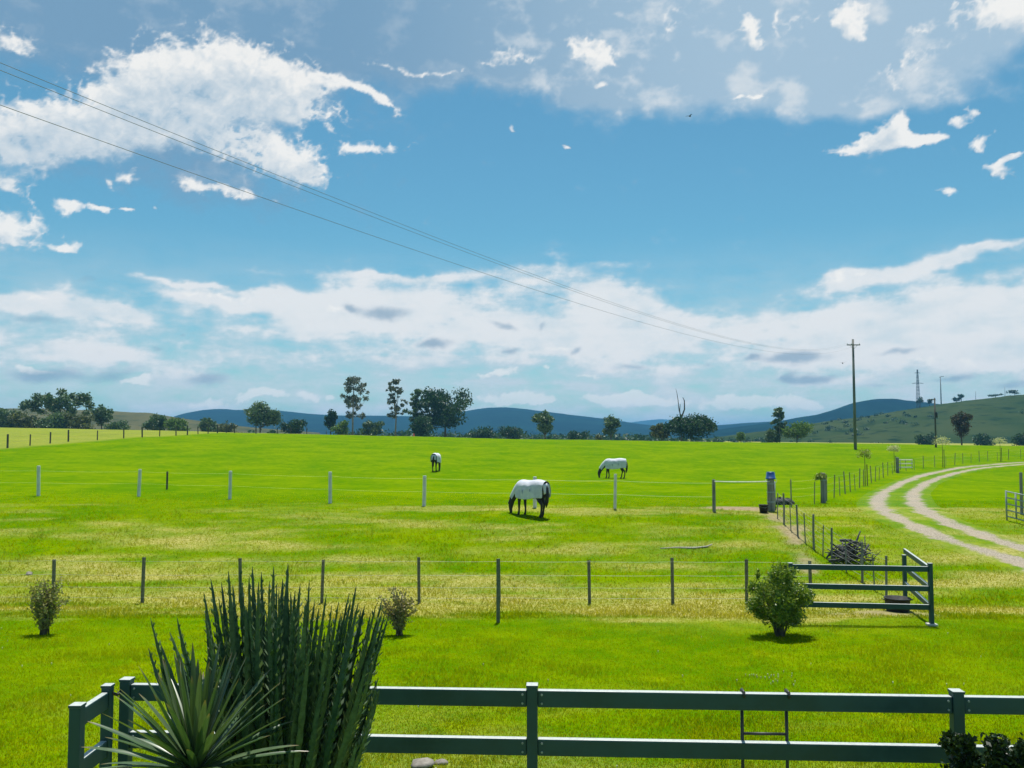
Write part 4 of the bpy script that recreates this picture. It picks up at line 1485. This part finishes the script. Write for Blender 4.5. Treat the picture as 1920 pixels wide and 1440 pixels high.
lattice('lattice power tower with two crossarms on the hill skyline', 1723, 693, 2.6, ((.93, 2.6), (.72, 5.2)))
c = on_hill(1766)
d = c.y + 30
q = Vector((P(1766, 800, d).x, d, c.z - 6))
sp2 = thing('steel_pole', 'single steel pole with a side arm on the skyline right of the lattice tower', 'pole', q)
h3 = P(1766, 706, d).z - q.z
MB().tube([(0, 0, 0), (0, 0, h3)], [.55, .35], 8).build('mast', m_far_steel, sp2, True)
MB().tube([(-.8, 0, h3 - .6), (0, 0, h3 - .2), (3.0, 0, h3 + .2)], .25, 6).build('arm', m_far_steel, sp2, True)
for i, px in enumerate((1830, 1883)):
    c = on_hill(px)
    tag(MB().tube([(0, 0, -1), (0, 0, 7.5)], [.2, .12], 6).build('far_pole', m_far_steel, None, True), ('thin far pole on the bare hill skyline', 'thin far pole on the hill skyline nearest the right edge')[i], 'pole', 'thin poles on the hill skyline').location = c

# ------------------------------------------------------------------ birds and small marks
def bird(label, p, s, rz):
    t = thing('bird', label, 'bird', p, rz, 'birds in the sky')
    MB().tube([(-.16 * s, 0, 0), (-.06 * s, 0, .01 * s), (.08 * s, 0, .01 * s), (.16 * s, 0, 0)], [.01 * s, .045 * s, .05 * s, .012 * s], 8).build('body', m_bird, t, True)
    for k in (-1, 1):
        mb = MB()
        mb.add([(.07 * s, 0, .02 * s), (-.06 * s, 0, .02 * s), (-.08 * s, k * .22 * s, .10 * s), (.05 * s, k * .2 * s, .11 * s), (-.10 * s, k * .42 * s, .06 * s)], [(0, 1, 2, 3), (3, 2, 4)])
        mb.build('wing', m_bird, t)


bird('dark bird gliding alone in the open blue sky', P(1293, 218, 60), .8, .6)
bird('dark bird flying just left of the utility pole', P(1580, 681, 70), 1.1, 1.2)
q = hit(776, 815.5, 60, 175)
tag(MB().lathe([(0, 0), (.22, 0), (.24, .05), (.07, .1), (.05, .62), (0, .66)], 12).build('marker_cone', m_red, None, True), 'small red marker at the far edge of the field', 'marker').location = q + Vector((0, 0, -.02))

# pale log and stones in the paddock
q = hit(1285, 1029)
tag(MB().tube([(-.85, 0, .0), (-.3, .06, .015), (.3, -.04, .02), (.75, .10, .05), (.95, .2, .11)], [.02, .035, .04, .03, .02], 9).build('fallen_log', m_log, None, True), 'pale fallen log lying in the rough grass left of the round bush', 'log').location = q
def stone(label, q, s, seed, m=m_rock):
    bm = bmesh.new()
    bmesh.ops.create_icosphere(bm, subdivisions=2, radius=1)
    rn = np.random.default_rng(seed)
    k = rn.random((6, 3)) * 2 - 1
    for v in bm.verts:
        f = 1 + sum(.12 * math.sin(3 * v.co.dot(Vector(a)) + i) for i, a in enumerate(k))
        v.co = Vector((v.co.x * s[0] * f, v.co.y * s[1] * f, v.co.z * s[2] * f + s[2] * .5))
    me_ = bpy.data.meshes.new('stone')
    bm.to_mesh(me_)
    bm.free()
    me_.polygons.foreach_set('use_smooth', np.ones(len(me_.polygons), dtype=bool))
    o = link('stone', me_, m)
    o.location = q
    return tag(o, label, 'stone', 'stones in the grass')


stone('low brown stone behind the foreground fence at the bottom', hit(795, 1438), (.15, .11, .045), 2)
stone('small grey stone beside the low brown stone at the bottom', hit(826, 1433), (.07, .06, .035), 3)
stone('pale stone in the paddock at the far left', hit(55, 1078), (.10, .08, .05), 4, m_rock)

# ------------------------------------------------------------------ horses
def loft(mb, st, n=16):
    """rings along a curve: each station is (x, z, half height across the curve, half width)"""
    b = len(mb.v)
    for i, (x, z, rh, rw) in enumerate(st):
        a, c = st[max(i - 1, 0)], st[min(i + 1, len(st) - 1)]
        t_ = Vector((c[0] - a[0], 0, c[1] - a[1])).normalized()
        nrm = Vector((-t_.z, 0, t_.x))
        for k in range(n):
            w = 2 * math.pi * k / n
            p = Vector((x, 0, z)) + nrm * math.cos(w) * rh + Vector((0, 1, 0)) * math.sin(w) * rw
            mb.v.append(tuple(p))
    for i in range(len(st) - 1):
        for k in range(n):
            mb.f.append((b + i * n + k, b + i * n + (k + 1) % n, b + (i + 1) * n + (k + 1) % n, b + (i + 1) * n + k))
    mb.f.append(tuple(b + k for k in reversed(range(n))))
    mb.f.append(tuple(b + (len(st) - 1) * n + k for k in range(n)))


TRUNK = [(-.86, 1.22, .08, .06), (-.82, 1.22, .20, .15), (-.68, 1.22, .28, .24), (-.45, 1.22, .31, .285), (-.1, 1.15, .32, .30), (.22, 1.13, .335, .285), (.48, 1.17, .33, .24), (.66, 1.18, .26, .18), (.76, 1.17, .14, .10)]
NECK = [(.42, 1.24, .27, .16), (.62, 1.17, .24, .145), (.82, .98, .185, .115), (.98, .78, .15, .095), (1.08, .62, .135, .09), (1.14, .48, .135, .088), (1.17, .36, .115, .075), (1.17, .24, .085, .062), (1.15, .12, .072, .055), (1.14, .05, .055, .048)]


def horse(label, loc, rz, seed, scale=1.0):
    h = thing('horse', label, 'horse', loc, rz, 'horses grazing in white rugs')
    h.scale = (scale,) * 3
    mb = MB()
    loft(mb, TRUNK)
    loft(mb, NECK)
    rn = random.Random(seed)
    for s in (-1, 1):
        k = rn.uniform(-.10, .10)
        mb.tube([(.46, s * .13, 1.10), (.49 + k * .3, s * .15, .84), (.50 + k * .7, s * .14, .52), (.49 + k, s * .135, .28), (.50 + k, s * .135, .13), (.54 + k, s * .135, .05), (.55 + k, s * .135, 0)], [.14, .092, .062, .042, .05, .06, .068], 10)
        k = rn.uniform(-.12, .12)
        mb.tube([(-.58, s * .13, 1.15), (-.52, s * .15, .90), (-.60 + k * .4, s * .15, .70), (-.72 + k * .8, s * .15, .53), (-.68 + k, s * .145, .30), (-.66 + k, s * .145, .13), (-.61 + k, s * .145, .05), (-.60 + k, s * .145, 0)], [.15, .125, .09, .062, .045, .052, .060, .068], 10)
        mb.tube([(1.02, s * .06, .64), (.99, s * .085, .73), (.985, s * .09, .80)], [.035, .032, .006], 6)
    me_ = mb.mesh('body')
    tmp = bpy.data.objects.new('body', me_)
    COL.objects.link(tmp)
    md = tmp.modifiers.new('remesh', 'REMESH')
    md.mode = 'VOXEL'
    md.voxel_size = .022
    sm = tmp.modifiers.new('smooth', 'SMOOTH')
    sm.iterations = 4
    dg = bpy.context.evaluated_depsgraph_get()
    me2 = bpy.data.meshes.new_from_object(tmp.evaluated_get(dg))
    bpy.data.objects.remove(tmp)
    me2.polygons.foreach_set('use_smooth', np.ones(len(me2.polygons), dtype=bool))
    link('body', me2, m_coat, h)
    # tail and mane
    MB().tube([(-.86, 0, 1.34), (-.93, 0, 1.22), (-.95, .02, .95), (-.93, .02, .65), (-.91, .02, .42)], [.04, .06, .085, .075, .015], 9).build('tail', m_hair, h, True)
    mb = MB()
    for i in range(7):
        x, z, rh, _ = [np.interp(i / 6 * 4, range(5), [s_[k_] for s_ in NECK[1:6]]) for k_ in range(4)]
        q_ = i / 6
        mb.tube([(x + rh * .62 * (.6 + .5 * q_), .0, z + rh * .72), (x + rh * .6, .07, z + rh * .35), (x + rh * .42, .12, z - .02)], [.03, .035, .008], 6)
    o = mb.build('mane', m_hair, h, True)
    o['kind'] = 'stuff'
    # the rug: over the back and sides, with a neck piece and a tail flap
    def shell(st, n, ang0, drop, grow, name, cut=None):
        V_, F_ = [], []
        rn2 = np.random.default_rng(seed + len(name))
        m_ = 21
        for i, (x, z, rh, rw) in enumerate(st):
            a, c = st[max(i - 1, 0)], st[min(i + 1, len(st) - 1)]
            t_ = Vector((c[0] - a[0], 0, c[1] - a[1])).normalized()
            nrm = Vector((-t_.z, 0, t_.x))
            for k in range(m_):
                w = -ang0 + 2 * ang0 * k / (m_ - 1)
                ww = max(-1.65, min(1.65, w))
                p = Vector((x, 0, z)) + nrm * math.cos(ww) * (rh + grow) + Vector((0, 1, 0)) * math.sin(ww) * (rw + grow)
                if abs(w) > 1.65:
                    p += -nrm * (abs(w) - 1.65) * drop
                p += Vector((0, 1, 0)) * (1 if w > 0 else -1) * (.016 * math.sin(x * 19 + 3 * abs(w)) + .012 * rn2.normal()) * min(1, abs(w))
                V_.append(tuple(p))
        ns = len(st)
        for i in range(ns - 1):
            for k in range(m_ - 1):
                F_.append((i * m_ + k, i * m_ + k + 1, (i + 1) * m_ + k + 1, (i + 1) * m_ + k))
        me3 = bpy.data.meshes.new(name)
        me3.from_pydata(V_, [], F_)
        me3.polygons.foreach_set('use_smooth', np.ones(len(F_), dtype=bool))
        o_ = link(name, me3, m_rug, h)
        so = o_.modifiers.new('thick', 'SOLIDIFY')
        so.thickness = .012
        su = o_.modifiers.new('sub', 'SUBSURF')
        su.levels = su.render_levels = 1
        return o_
    body_st = [(x_, *[np.interp(x_, [s_[0] for s_ in TRUNK], [s_[k_] for s_ in TRUNK]) for k_ in (1, 2, 3)]) for x_ in np.linspace(-.90, .70, 14)]
    body_st = [(x_, z_, max(rh_, .25) if x_ < 0 else rh_, max(rw_, .22) if x_ < 0 else rw_) for x_, z_, rh_, rw_ in body_st]
    rug = shell(body_st, 14, 2.25, .66, .036, 'rug')
    nk = [NECK[0], NECK[1], NECK[2], NECK[3], (1.03, .70, .142, .095)]
    o = shell(nk, 5, 2.6, .05, .030, 'neck_cover')
    o.parent = rug
    o2 = MB()
    fl_ = []
    for i in range(5):
        for k in range(5):
            fl_.append((-.912 - .016 * i + .02 * abs(k - 2), (k - 2) * .10, 1.43 - i * .10 - .03 * abs(k - 2)))
    o2.add(fl_, [(i * 5 + k, i * 5 + k + 1, (i + 1) * 5 + k + 1, (i + 1) * 5 + k) for i in range(4) for k in range(4)])
    tf = o2.build('tail_flap', m_rug, rug, True)
    so = tf.modifiers.new('thick', 'SOLIDIFY')
    so.thickness = .012
    for x_ in (-.28, .16):
        z_, rh_, rw_ = [np.interp(x_, [s_[0] for s_ in TRUNK], [s_[k_] for s_ in TRUNK]) for k_ in (1, 2, 3)]
        MB().tube([(x_, (rw_ + .06) * math.sin(w_), z_ - .06 + (rh_ + .02) * math.cos(w_)) for w_ in np.linspace(1.45, 2 * math.pi - 1.45, 15)], .014, 6).build('belly_strap', m_blue, h, True).parent = rug
    return h


def aim(hx, hy):
    return math.atan2(hy, hx)


h1 = hit(995, 968)
horse('nearest dark horse in a white rug grazing before the white posts', h1 + Vector((0, 0, -.01)), aim(-.62, .60), 1, .94)
h2_ = hit(1152, 897)
horse('far dark horse in a white rug grazing side-on on the right', h2_ + Vector((0, 0, -.01)), aim(-1, .08), 2, 1.0)
h3_ = hit(818, 884)
horse('far dark horse in a white rug seen from behind on the left', h3_ + Vector((0, 0, -.01)), aim(.16, 1), 3, 1.0)

# ------------------------------------------------------------------ shrubs on the lawn
def clump_bush(name, label, base, H, W, leaf, n, size, seed, trunk_h=.2, bark=m_bark, cat='bush', stems=7, wide=1.0, low=.2, aspect=.45):
    rnd = random.Random(seed)
    t = thing(name, label, cat, base, 0, 'garden shrubs at the bottom right')
    cl = []
    for i in range(26):
        a = rnd.random() * 6.283
        v = rnd.random()
        zz = trunk_h + (H - trunk_h) * (low * .3 + (1 - low * .3) * v)
        prof_ = math.sin(math.pi * min(1, max(.06, .10 + .86 * v))) ** .55
        rr = W * .36 * prof_ * rnd.random() ** .4
        s = W * rnd.uniform(.10, .17) * wide
        cl.append(((rr * math.cos(a), rr * math.sin(a), min(zz, H - s * .7)), (s, s, s)))
    cl.append(((0, 0, trunk_h + (H - trunk_h) * .45), (W * .33, W * .33, (H - trunk_h) * .38)))
    link('crown', leaves_mesh('crown', cl, n, size, seed, aspect), leaf, t)
    for i in range(stems):
        a = rnd.random() * 6.283
        c_ = cl[i][0]
        MB().tube([(math.cos(a) * .05, math.sin(a) * .05, -.05), (c_[0] * .35, c_[1] * .35, trunk_h + .1), tuple(c_)], [.035, .022, .006], 6).build('stem', bark, t, True)
    return t


q = hit(1462, 1194)
rb = thing('round_bush', 'dense round green bush on a short stem in front of the yard corner', 'bush', q)
rnd = random.Random(14)
cl = [((0, 0, .74), (.56, .56, .50)), ((0, 0, .34), (.30, .30, .20))]
for i in range(46):
    v = Vector((rnd.gauss(0, 1), rnd.gauss(0, 1), rnd.gauss(.1, 1))).normalized()
    k = rnd.uniform(.74, .98)
    s_ = rnd.uniform(.10, .20)
    cl.append(((v.x * .60 * k, v.y * .60 * k, .76 + v.z * .58 * k + (.08 if v.z > .6 else 0)), (s_, s_, s_)))
for i in range(14):                  # shoots sticking out of the top
    a = rnd.random() * 6.28
    rr = rnd.uniform(.05, .50)
    cl.append(((math.cos(a) * rr, math.sin(a) * rr, 1.42 - rr * .45 + rnd.uniform(-.05, .10)), (.05, .05, .11)))
link('crown', leaves_mesh('crown', cl, 15000, .066, 3, .45, .3), lf_bush, rb)
for i in range(12):
    c_ = cl[1 + i][0]
    a = rnd.random() * 6.28
    MB().tube([(math.cos(a) * .06, math.sin(a) * .06, -.05), (c_[0] * .30, c_[1] * .30, .32), tuple(c_)], [.026, .018, .005], 6).build('stem', m_bark, rb, True)

def twiggy(name, label, base, H, W, leaf, seed, n_st=16, n_leaf=40, size=.055, lean=0.0):
    """an open shrub of upright twigs with small leaves along them"""
    rnd = random.Random(seed)
    r_ = np.random.default_rng(seed)
    t = thing(name, label, 'shrub', base, 0, 'sparse shrubs on the lawn')
    Vs = []
    for i in range(n_st):
        a = rnd.random() * 6.283
        rr = W * .5 * rnd.random() ** .6
        hh_ = H * rnd.uniform(.55, 1.0) * (1 - .35 * rr / (W * .5))
        p0 = Vector((rnd.uniform(-.07, .07), rnd.uniform(-.07, .07), -.04))
        p2 = Vector((rr * math.cos(a) + lean * hh_, rr * math.sin(a), hh_))
        p1_ = p0.lerp(p2, .5) + Vector((-.12 * math.cos(a), -.12 * math.sin(a), .06))
        MB().tube([p0, p1_, p2], [.018, .011, .004], 5).build('twig', m_bark, t, True)
        for k in range(n_leaf):
            q_ = rnd.uniform(.22, 1.02)
            p = p0 * (1 - q_) ** 2 + p1_ * 2 * q_ * (1 - q_) + p2 * q_ * q_
            p = p + Vector((rnd.gauss(0, .045), rnd.gauss(0, .045), rnd.gauss(0, .035)))
            ax = Vector((rnd.gauss(0, 1), rnd.gauss(0, 1), rnd.gauss(.5, .8))).normalized() * size * rnd.uniform(.5, 1.1)
            b_ = ax.cross(Vector((rnd.gauss(0, 1), rnd.gauss(0, 1), rnd.gauss(0, 1)))).normalized() * size * .32
            Vs += [p - ax * .5, p - b_, p + ax * .5, p + b_]
    link('foliage', mesh_np('foliage', np.array([tuple(v) for v in Vs]), np.arange(len(Vs)).reshape(-1, 4)), leaf, t)
    return t


twiggy('sparse_shrub', 'sparse upright shrub with withered leaves at the left of the lawn', hit(83, 1190), 1.50, .82, lf_brown, 31, 22, 95, .068, .06)
twiggy('sparse_shrub', 'brown twiggy shrub half hidden behind the tall spiky plant', hit(750, 1192), 1.28, .80, lf_brown2, 32, 20, 95, .066, -.05)

# saplings with pale tops beside the lane
for i, (px, py, top, pxw, leaf, lab) in enumerate(((1545, 944, 884, 24, lf_sapl, 'young sapling with a yellow green top behind the thick lane post'), (1626, 911, 838, 30, lf_sapl, 'tall staked sapling with yellow green top in the middle of the lane'),
                                                  (1680, 884, 832, 26, lf_bloom, 'pale topped sapling above the small lane gate'), (1771, 877, 816, 38, lf_bloom, 'pale blossoming sapling in front of the thin dark pole'), (1879, 866, 818, 30, lf_bloom, 'pale blossoming sapling nearest the right edge'))):
    q = hit(px, py)
    q.y += .35
    q.z = gz(q.x, q.y)
    H = P(px, top, q.y).z - q.z
    W = pxw / FPX * q.y
    t = thing('sapling', lab, 'sapling', q, 0, 'saplings along the lane')
    cl = [((0, 0, H * .86), (W * .42, W * .42, H * .11)), ((W * .22, 0, H * .76), (W * .25, W * .25, H * .07)), ((-W * .24, .1, H * .78), (W * .25, W * .25, H * .07))]
    link('crown', leaves_mesh('crown', cl, 330 if i < 2 else 520, .13, 90 + i, .5), leaf, t)
    MB().tube([(0, 0, -.1), (.02, 0, H * .5), (0, 0, H * .9)], [.035, .028, .012], 6).build('trunk', m_bark, t, True)
    MB().tube([(.14, -.05, -.2), (.14, -.05, H * .55)], .035, 6).build('stake', m_dark_timber, t)

# ------------------------------------------------------------------ the hedge at the bottom right
for i, (px, top, d, W, lab) in enumerate(((1792, 1388, 6.25, .46, 'dark clipped shrub at the bottom right in front of the fence post'), (1905, 1380, 6.1, .56, 'dark leafy shrub in the bottom right corner'))):
    b = P(px, 1440, d)
    z0 = gz(b.x, d)
    clump_bush('garden_shrub', lab, Vector((b.x, d, z0)), P(px, top, d).z - z0 + .04, W, lf_hedge, 11000, .040, 50 + i, .1, cat='shrub', stems=6, low=0, aspect=.6)

# ------------------------------------------------------------------ the tall spiky plant
m_euph, N, L = new_mat('spiky_stem')
g = N.new('ShaderNodeNewGeometry')
oi = N.new('ShaderNodeObjectInfo')
f = nnoise(N, L, g.outputs['Position'], 26, 4, .7)
col = nmix(N, L, nrange(N, L, f, .35, .65), (.016, .055, .024), (.075, .150, .068))
col = nmix(N, L, nrange(N, L, oi.outputs['Random'], 0, 1, 0, .55), col, (.030, .080, .036))
bs = N.new('ShaderNodeBsdfPrincipled')
bs.inputs['Roughness'].default_value = .42
L.new(col, bs.inputs['Base Color'])
o = N.new('ShaderNodeOutputMaterial')
L.new(bs.outputs[0], o.inputs[0])
m_thorn = leaf_mat('stem_leaf', (.025, .070, .025), (.075, .14, .06), (.22, .28, .18), trans=.25)

PD = 5.75
pbx = P(520, 1440, PD).x
pl = thing('spiky_plant', 'tall clump of dark upright thorny stems at the lower left', 'plant', (pbx, PD, gz(pbx, PD)))
rnd = random.Random(77)
tips = []
outline = [(282, 1158, .35), (300, 1205, .3), (318, 1185, .3), (332, 1158, .3), (345, 1230, .25)]
for (px, py) in ((382, 1110), (395, 1085), (402, 1130), (415, 1092), (428, 1070), (437, 1120), (450, 1056), (452, 1100), (467, 1080), (473, 1062), (484, 1095), (490, 1072), (505, 1090), (513, 1062), (523, 1105), (530, 1085),
                 (540, 1056), (545, 1110), (552, 1120), (563, 1095), (572, 1130), (580, 1088), (590, 1125), (598, 1140), (612, 1115), (622, 1135), (635, 1128), (642, 1150), (655, 1112), (668, 1098), (672, 1130), (684, 1135), (695, 1150), (705, 1135), (716, 1125), (722, 1150),
                 (460, 1140), (500, 1150), (520, 1160), (560, 1160), (600, 1180), (630, 1190), (660, 1180), (690, 1200), (430, 1160), (480, 1180), (540, 1190), (580, 1210), (620, 1230), (650, 1240), (700, 1230), (710, 1270), (680, 1280),
                 (700, 1340), (690, 1365), (660, 1300), (640, 1320), (600, 1290), (560, 1260), (520, 1250), (480, 1240), (440, 1220), (410, 1190), (395, 1240), (670, 1390), (540, 1330), (600, 1350), (580, 1380), (510, 1310)):
    tips.append((px, py, rnd.uniform(-.34, .34)))
for (px, py, dy) in outline:
    tips.append((px, py, dy))


def stem(px, py, dy, i):
    d = PD + dy
    tip = P(px, py, d) - pl.location
    h_ = tip.z
    bx = tip.x * .08 + rnd.uniform(-.07, .07)
    by = dy * .4
    p0 = Vector((bx, by, -.03))
    low_ = Vector((tip.x * .52 + bx * .48, tip.y * .6 + by * .4, max(.12, h_ * .45)))
    n = 34
    kx, ph = rnd.uniform(-.03, .03), rnd.random() * 6
    pts_ = []
    for k in range(n + 1):
        q = k / n
        p = p0 * (1 - q) ** 2 + low_ * 2 * q * (1 - q) + tip * q * q
        p = p + Vector((kx * math.sin(q * 5 + ph), kx * math.cos(q * 4 + ph), 0)) * q * (1 - q) * 4
        pts_.append(p)
    R0 = rnd.uniform(.016, .026)
    V_, F_ = [], []
    tw = rnd.random() * 6.28
    ref = Vector((1, 0, 0))
    LV = []
    for k, p in enumerate(pts_):
        q = k / n
        t_ = (pts_[min(k + 1, n)] - pts_[max(k - 1, 0)]).normalized()
        a = (ref - t_ * ref.dot(t_)).normalized()
        b_ = t_.cross(a)
        taper = min(1, (1 - q) * 5.5) ** .65 * (.75 + .25 * min(1, q * 4))
        wob = 1 + .16 * (1 if k % 2 else -1)
        for m_ in range(6):
            w = tw + m_ * math.pi / 3
            rr = R0 * taper * (wob if m_ % 2 == 0 else .45) + .0015
            V_.append(p + (a * math.cos(w) + b_ * math.sin(w)) * rr)
        if k % 1 == 0 and 4 < k < n:
            for m_ in (0, 2, 4):
                w = tw + m_ * math.pi / 3
                o_ = (a * math.cos(w) + b_ * math.sin(w))
                s0 = p + o_ * R0 * taper
                ln = .055 * (.6 + .6 * rnd.random()) * (.4 + .6 * taper)
                e_ = s0 + o_ * ln * .55 + t_ * ln
                sd = t_.cross(o_) * ln * .22
                md_ = s0.lerp(e_, .5)
                LV += [s0, md_ - sd, e_, md_ + sd]
    for k in range(n):
        for m_ in range(6):
            F_.append((k * 6 + m_, k * 6 + (m_ + 1) % 6, (k + 1) * 6 + (m_ + 1) % 6, (k + 1) * 6 + m_))
    F_.append(tuple(n * 6 + m_ for m_ in range(6)))
    me_ = bpy.data.meshes.new('stem')
    me_.from_pydata([tuple(v) for v in V_], [], F_)
    so = link('stem', me_, m_euph, pl)
    lo = link('thorn_leaves', mesh_np('thorn_leaves', np.array([tuple(v) for v in LV]), np.arange(len(LV)).reshape(-1, 4)), m_thorn, so)
    lo['kind'] = 'stuff'


for i, (px, py, dy) in enumerate(list(tips)):
    stem(px, py, dy, i)
    stem(px + rnd.uniform(-16, 16), py + rnd.uniform(8, 60), rnd.uniform(-.34, .34) if i < len(tips) - 5 else dy, i)

# ------------------------------------------------------------------ the yucca rosette in front of it
m_yucca, N, L = new_mat('yucca_leaf')
tcn = N.new('ShaderNodeTexCoord')
oi = N.new('ShaderNodeObjectInfo')
sx = N.new('ShaderNodeSeparateXYZ')
L.new(tcn.outputs['Object'], sx.inputs[0])
mp = N.new('ShaderNodeMapping')
mp.inputs['Scale'].default_value = (1.2, 60, 60)
L.new(tcn.outputs['Object'], mp.inputs[0])
f = nnoise(N, L, mp.outputs[0], 1.0, 3)
col = nmix(N, L, nrange(N, L, f, .35, .65), (.024, .070, .022), (.070, .130, .048))
col = nmix(N, L, nrange(N, L, oi.outputs['Random'], 0, 1, 0, .4), col, (.16, .20, .11))
col = nmix(N, L, nrange(N, L, sx.outputs[0], .80, .92), col, (.20, .15, .07))
bs = N.new('ShaderNodeBsdfPrincipled')
bs.inputs['Roughness'].default_value = .30
bs.inputs['Specular IOR Level'].default_value = .6
L.new(col, bs.inputs['Base Color'])
tr = N.new('ShaderNodeBsdfTranslucent')
L.new(nmix(N, L, 1.0, col, (1.2, 1.3, .5), 'MULTIPLY'), tr.inputs[0])
mx = N.new('ShaderNodeMixShader')
mx.inputs[0].default_value = .18
L.new(bs.outputs[0], mx.inputs[1])
L.new(tr.outputs[0], mx.inputs[2])
o = N.new('ShaderNodeOutputMaterial')
L.new(mx.outputs[0], o.inputs[0])


def yleaf(droop, wide):
    V_, F_ = [], []
    n = 12
    for i in range(n + 1):
        q = i / n
        x = q * .92
        z = -droop * q * q * .5
        w = wide * (math.sin(math.pi * min(1, .22 + .74 * q)) ** .7) * (1 if q < .97 else .2)
        if i == n:
            w = .0012
        V_ += [(x, -w, z + w * .45), (x, 0, z), (x, w, z + w * .45)]
    for i in range(n):
        for k in range(2):
            a = i * 3 + k
            F_.append((a, a + 3, a + 4, a + 1))
    me_ = bpy.data.meshes.new('leaf')
    me_.from_pydata(V_, [], F_)
    me_.polygons.foreach_set('use_smooth', np.ones(len(F_), dtype=bool))
    me_.materials.append(m_yucca)
    return me_


YL = [yleaf(dr, wd) for dr, wd in ((.0, .020), (.10, .023), (.22, .022), (.34, .020))]
YD = 5.15
yc = P(366, 1440, YD)
yu = thing('yucca', 'spiky yucca rosette with long narrow leaves in front of the tall spiky plant', 'plant', (yc.x, YD, gz(yc.x, YD)))
yh = yc.z - yu.location.z
MB().tube([(0, 0, -.1), (.03, 0, yh * .5), (0, 0, yh)], [.11, .085, .075], 10).build('trunk', m_bark, yu, True)
ga = 2.39996
nl = 125
for i in range(nl):
    q = (i + .5) / nl
    elv = R(86) - q * R(112)           # upright in the heart, hanging at the foot
    a = i * ga + rnd.uniform(-.2, .2)
    o = bpy.data.objects.new('leaf', YL[0 if q < .25 else (1 if q < .5 else (2 if q < .75 else 3))])
    COL.objects.link(o)
    o.parent = yu
    s = rnd.uniform(.56, .76) * (.98 if q < .2 else 1.0)
    o.scale = (s, 1.0, 1.0)
    o.location = (.02 * math.cos(a), .02 * math.sin(a), yh + .05 - q * .14)
    o.rotation_euler = Euler((rnd.uniform(-.3, .3), -elv, a), 'XYZ')


# ------------------------------------------------------------------ clover flowers in the lawn
r = np.random.default_rng(21)
Vs, Fs = [], []
spots = [hit(1442, 1278), hit(1415, 1270), hit(1462, 1276)]
for k in range(70):
    if k < 24:
        c_ = spots[k % 3]
        x, y = c_.x + r.normal() * .22, c_.y + r.normal() * .22
    else:
        y = r.uniform(9.0, 19.0)
        x = r.uniform(-.6, .6) * y
    z = gz(x, y) + .045
    s_ = r.uniform(.006, .011)
    b = len(Vs)
    Vs += [(x + s_, y, z), (x, y + s_, z), (x - s_, y, z), (x, y - s_, z), (x, y, z + s_), (x, y, z - .05)]
    Fs += [(b, b + 1, b + 4), (b + 1, b + 2, b + 4), (b + 2, b + 3, b + 4), (b + 3, b, b + 4), (b + 1, b, b + 5), (b + 2, b + 1, b + 5), (b + 3, b + 2, b + 5), (b, b + 3, b + 5)]
fo = link('clover_flowers', mesh_np('clover_flowers', Vs, Fs), mat('clover_white', (.40, .42, .26), (.55, .55, .40), rough=.8, scale=30))
tag(fo, 'tiny white clover flowers dotted over the near lawn', 'flowers', kind='stuff')
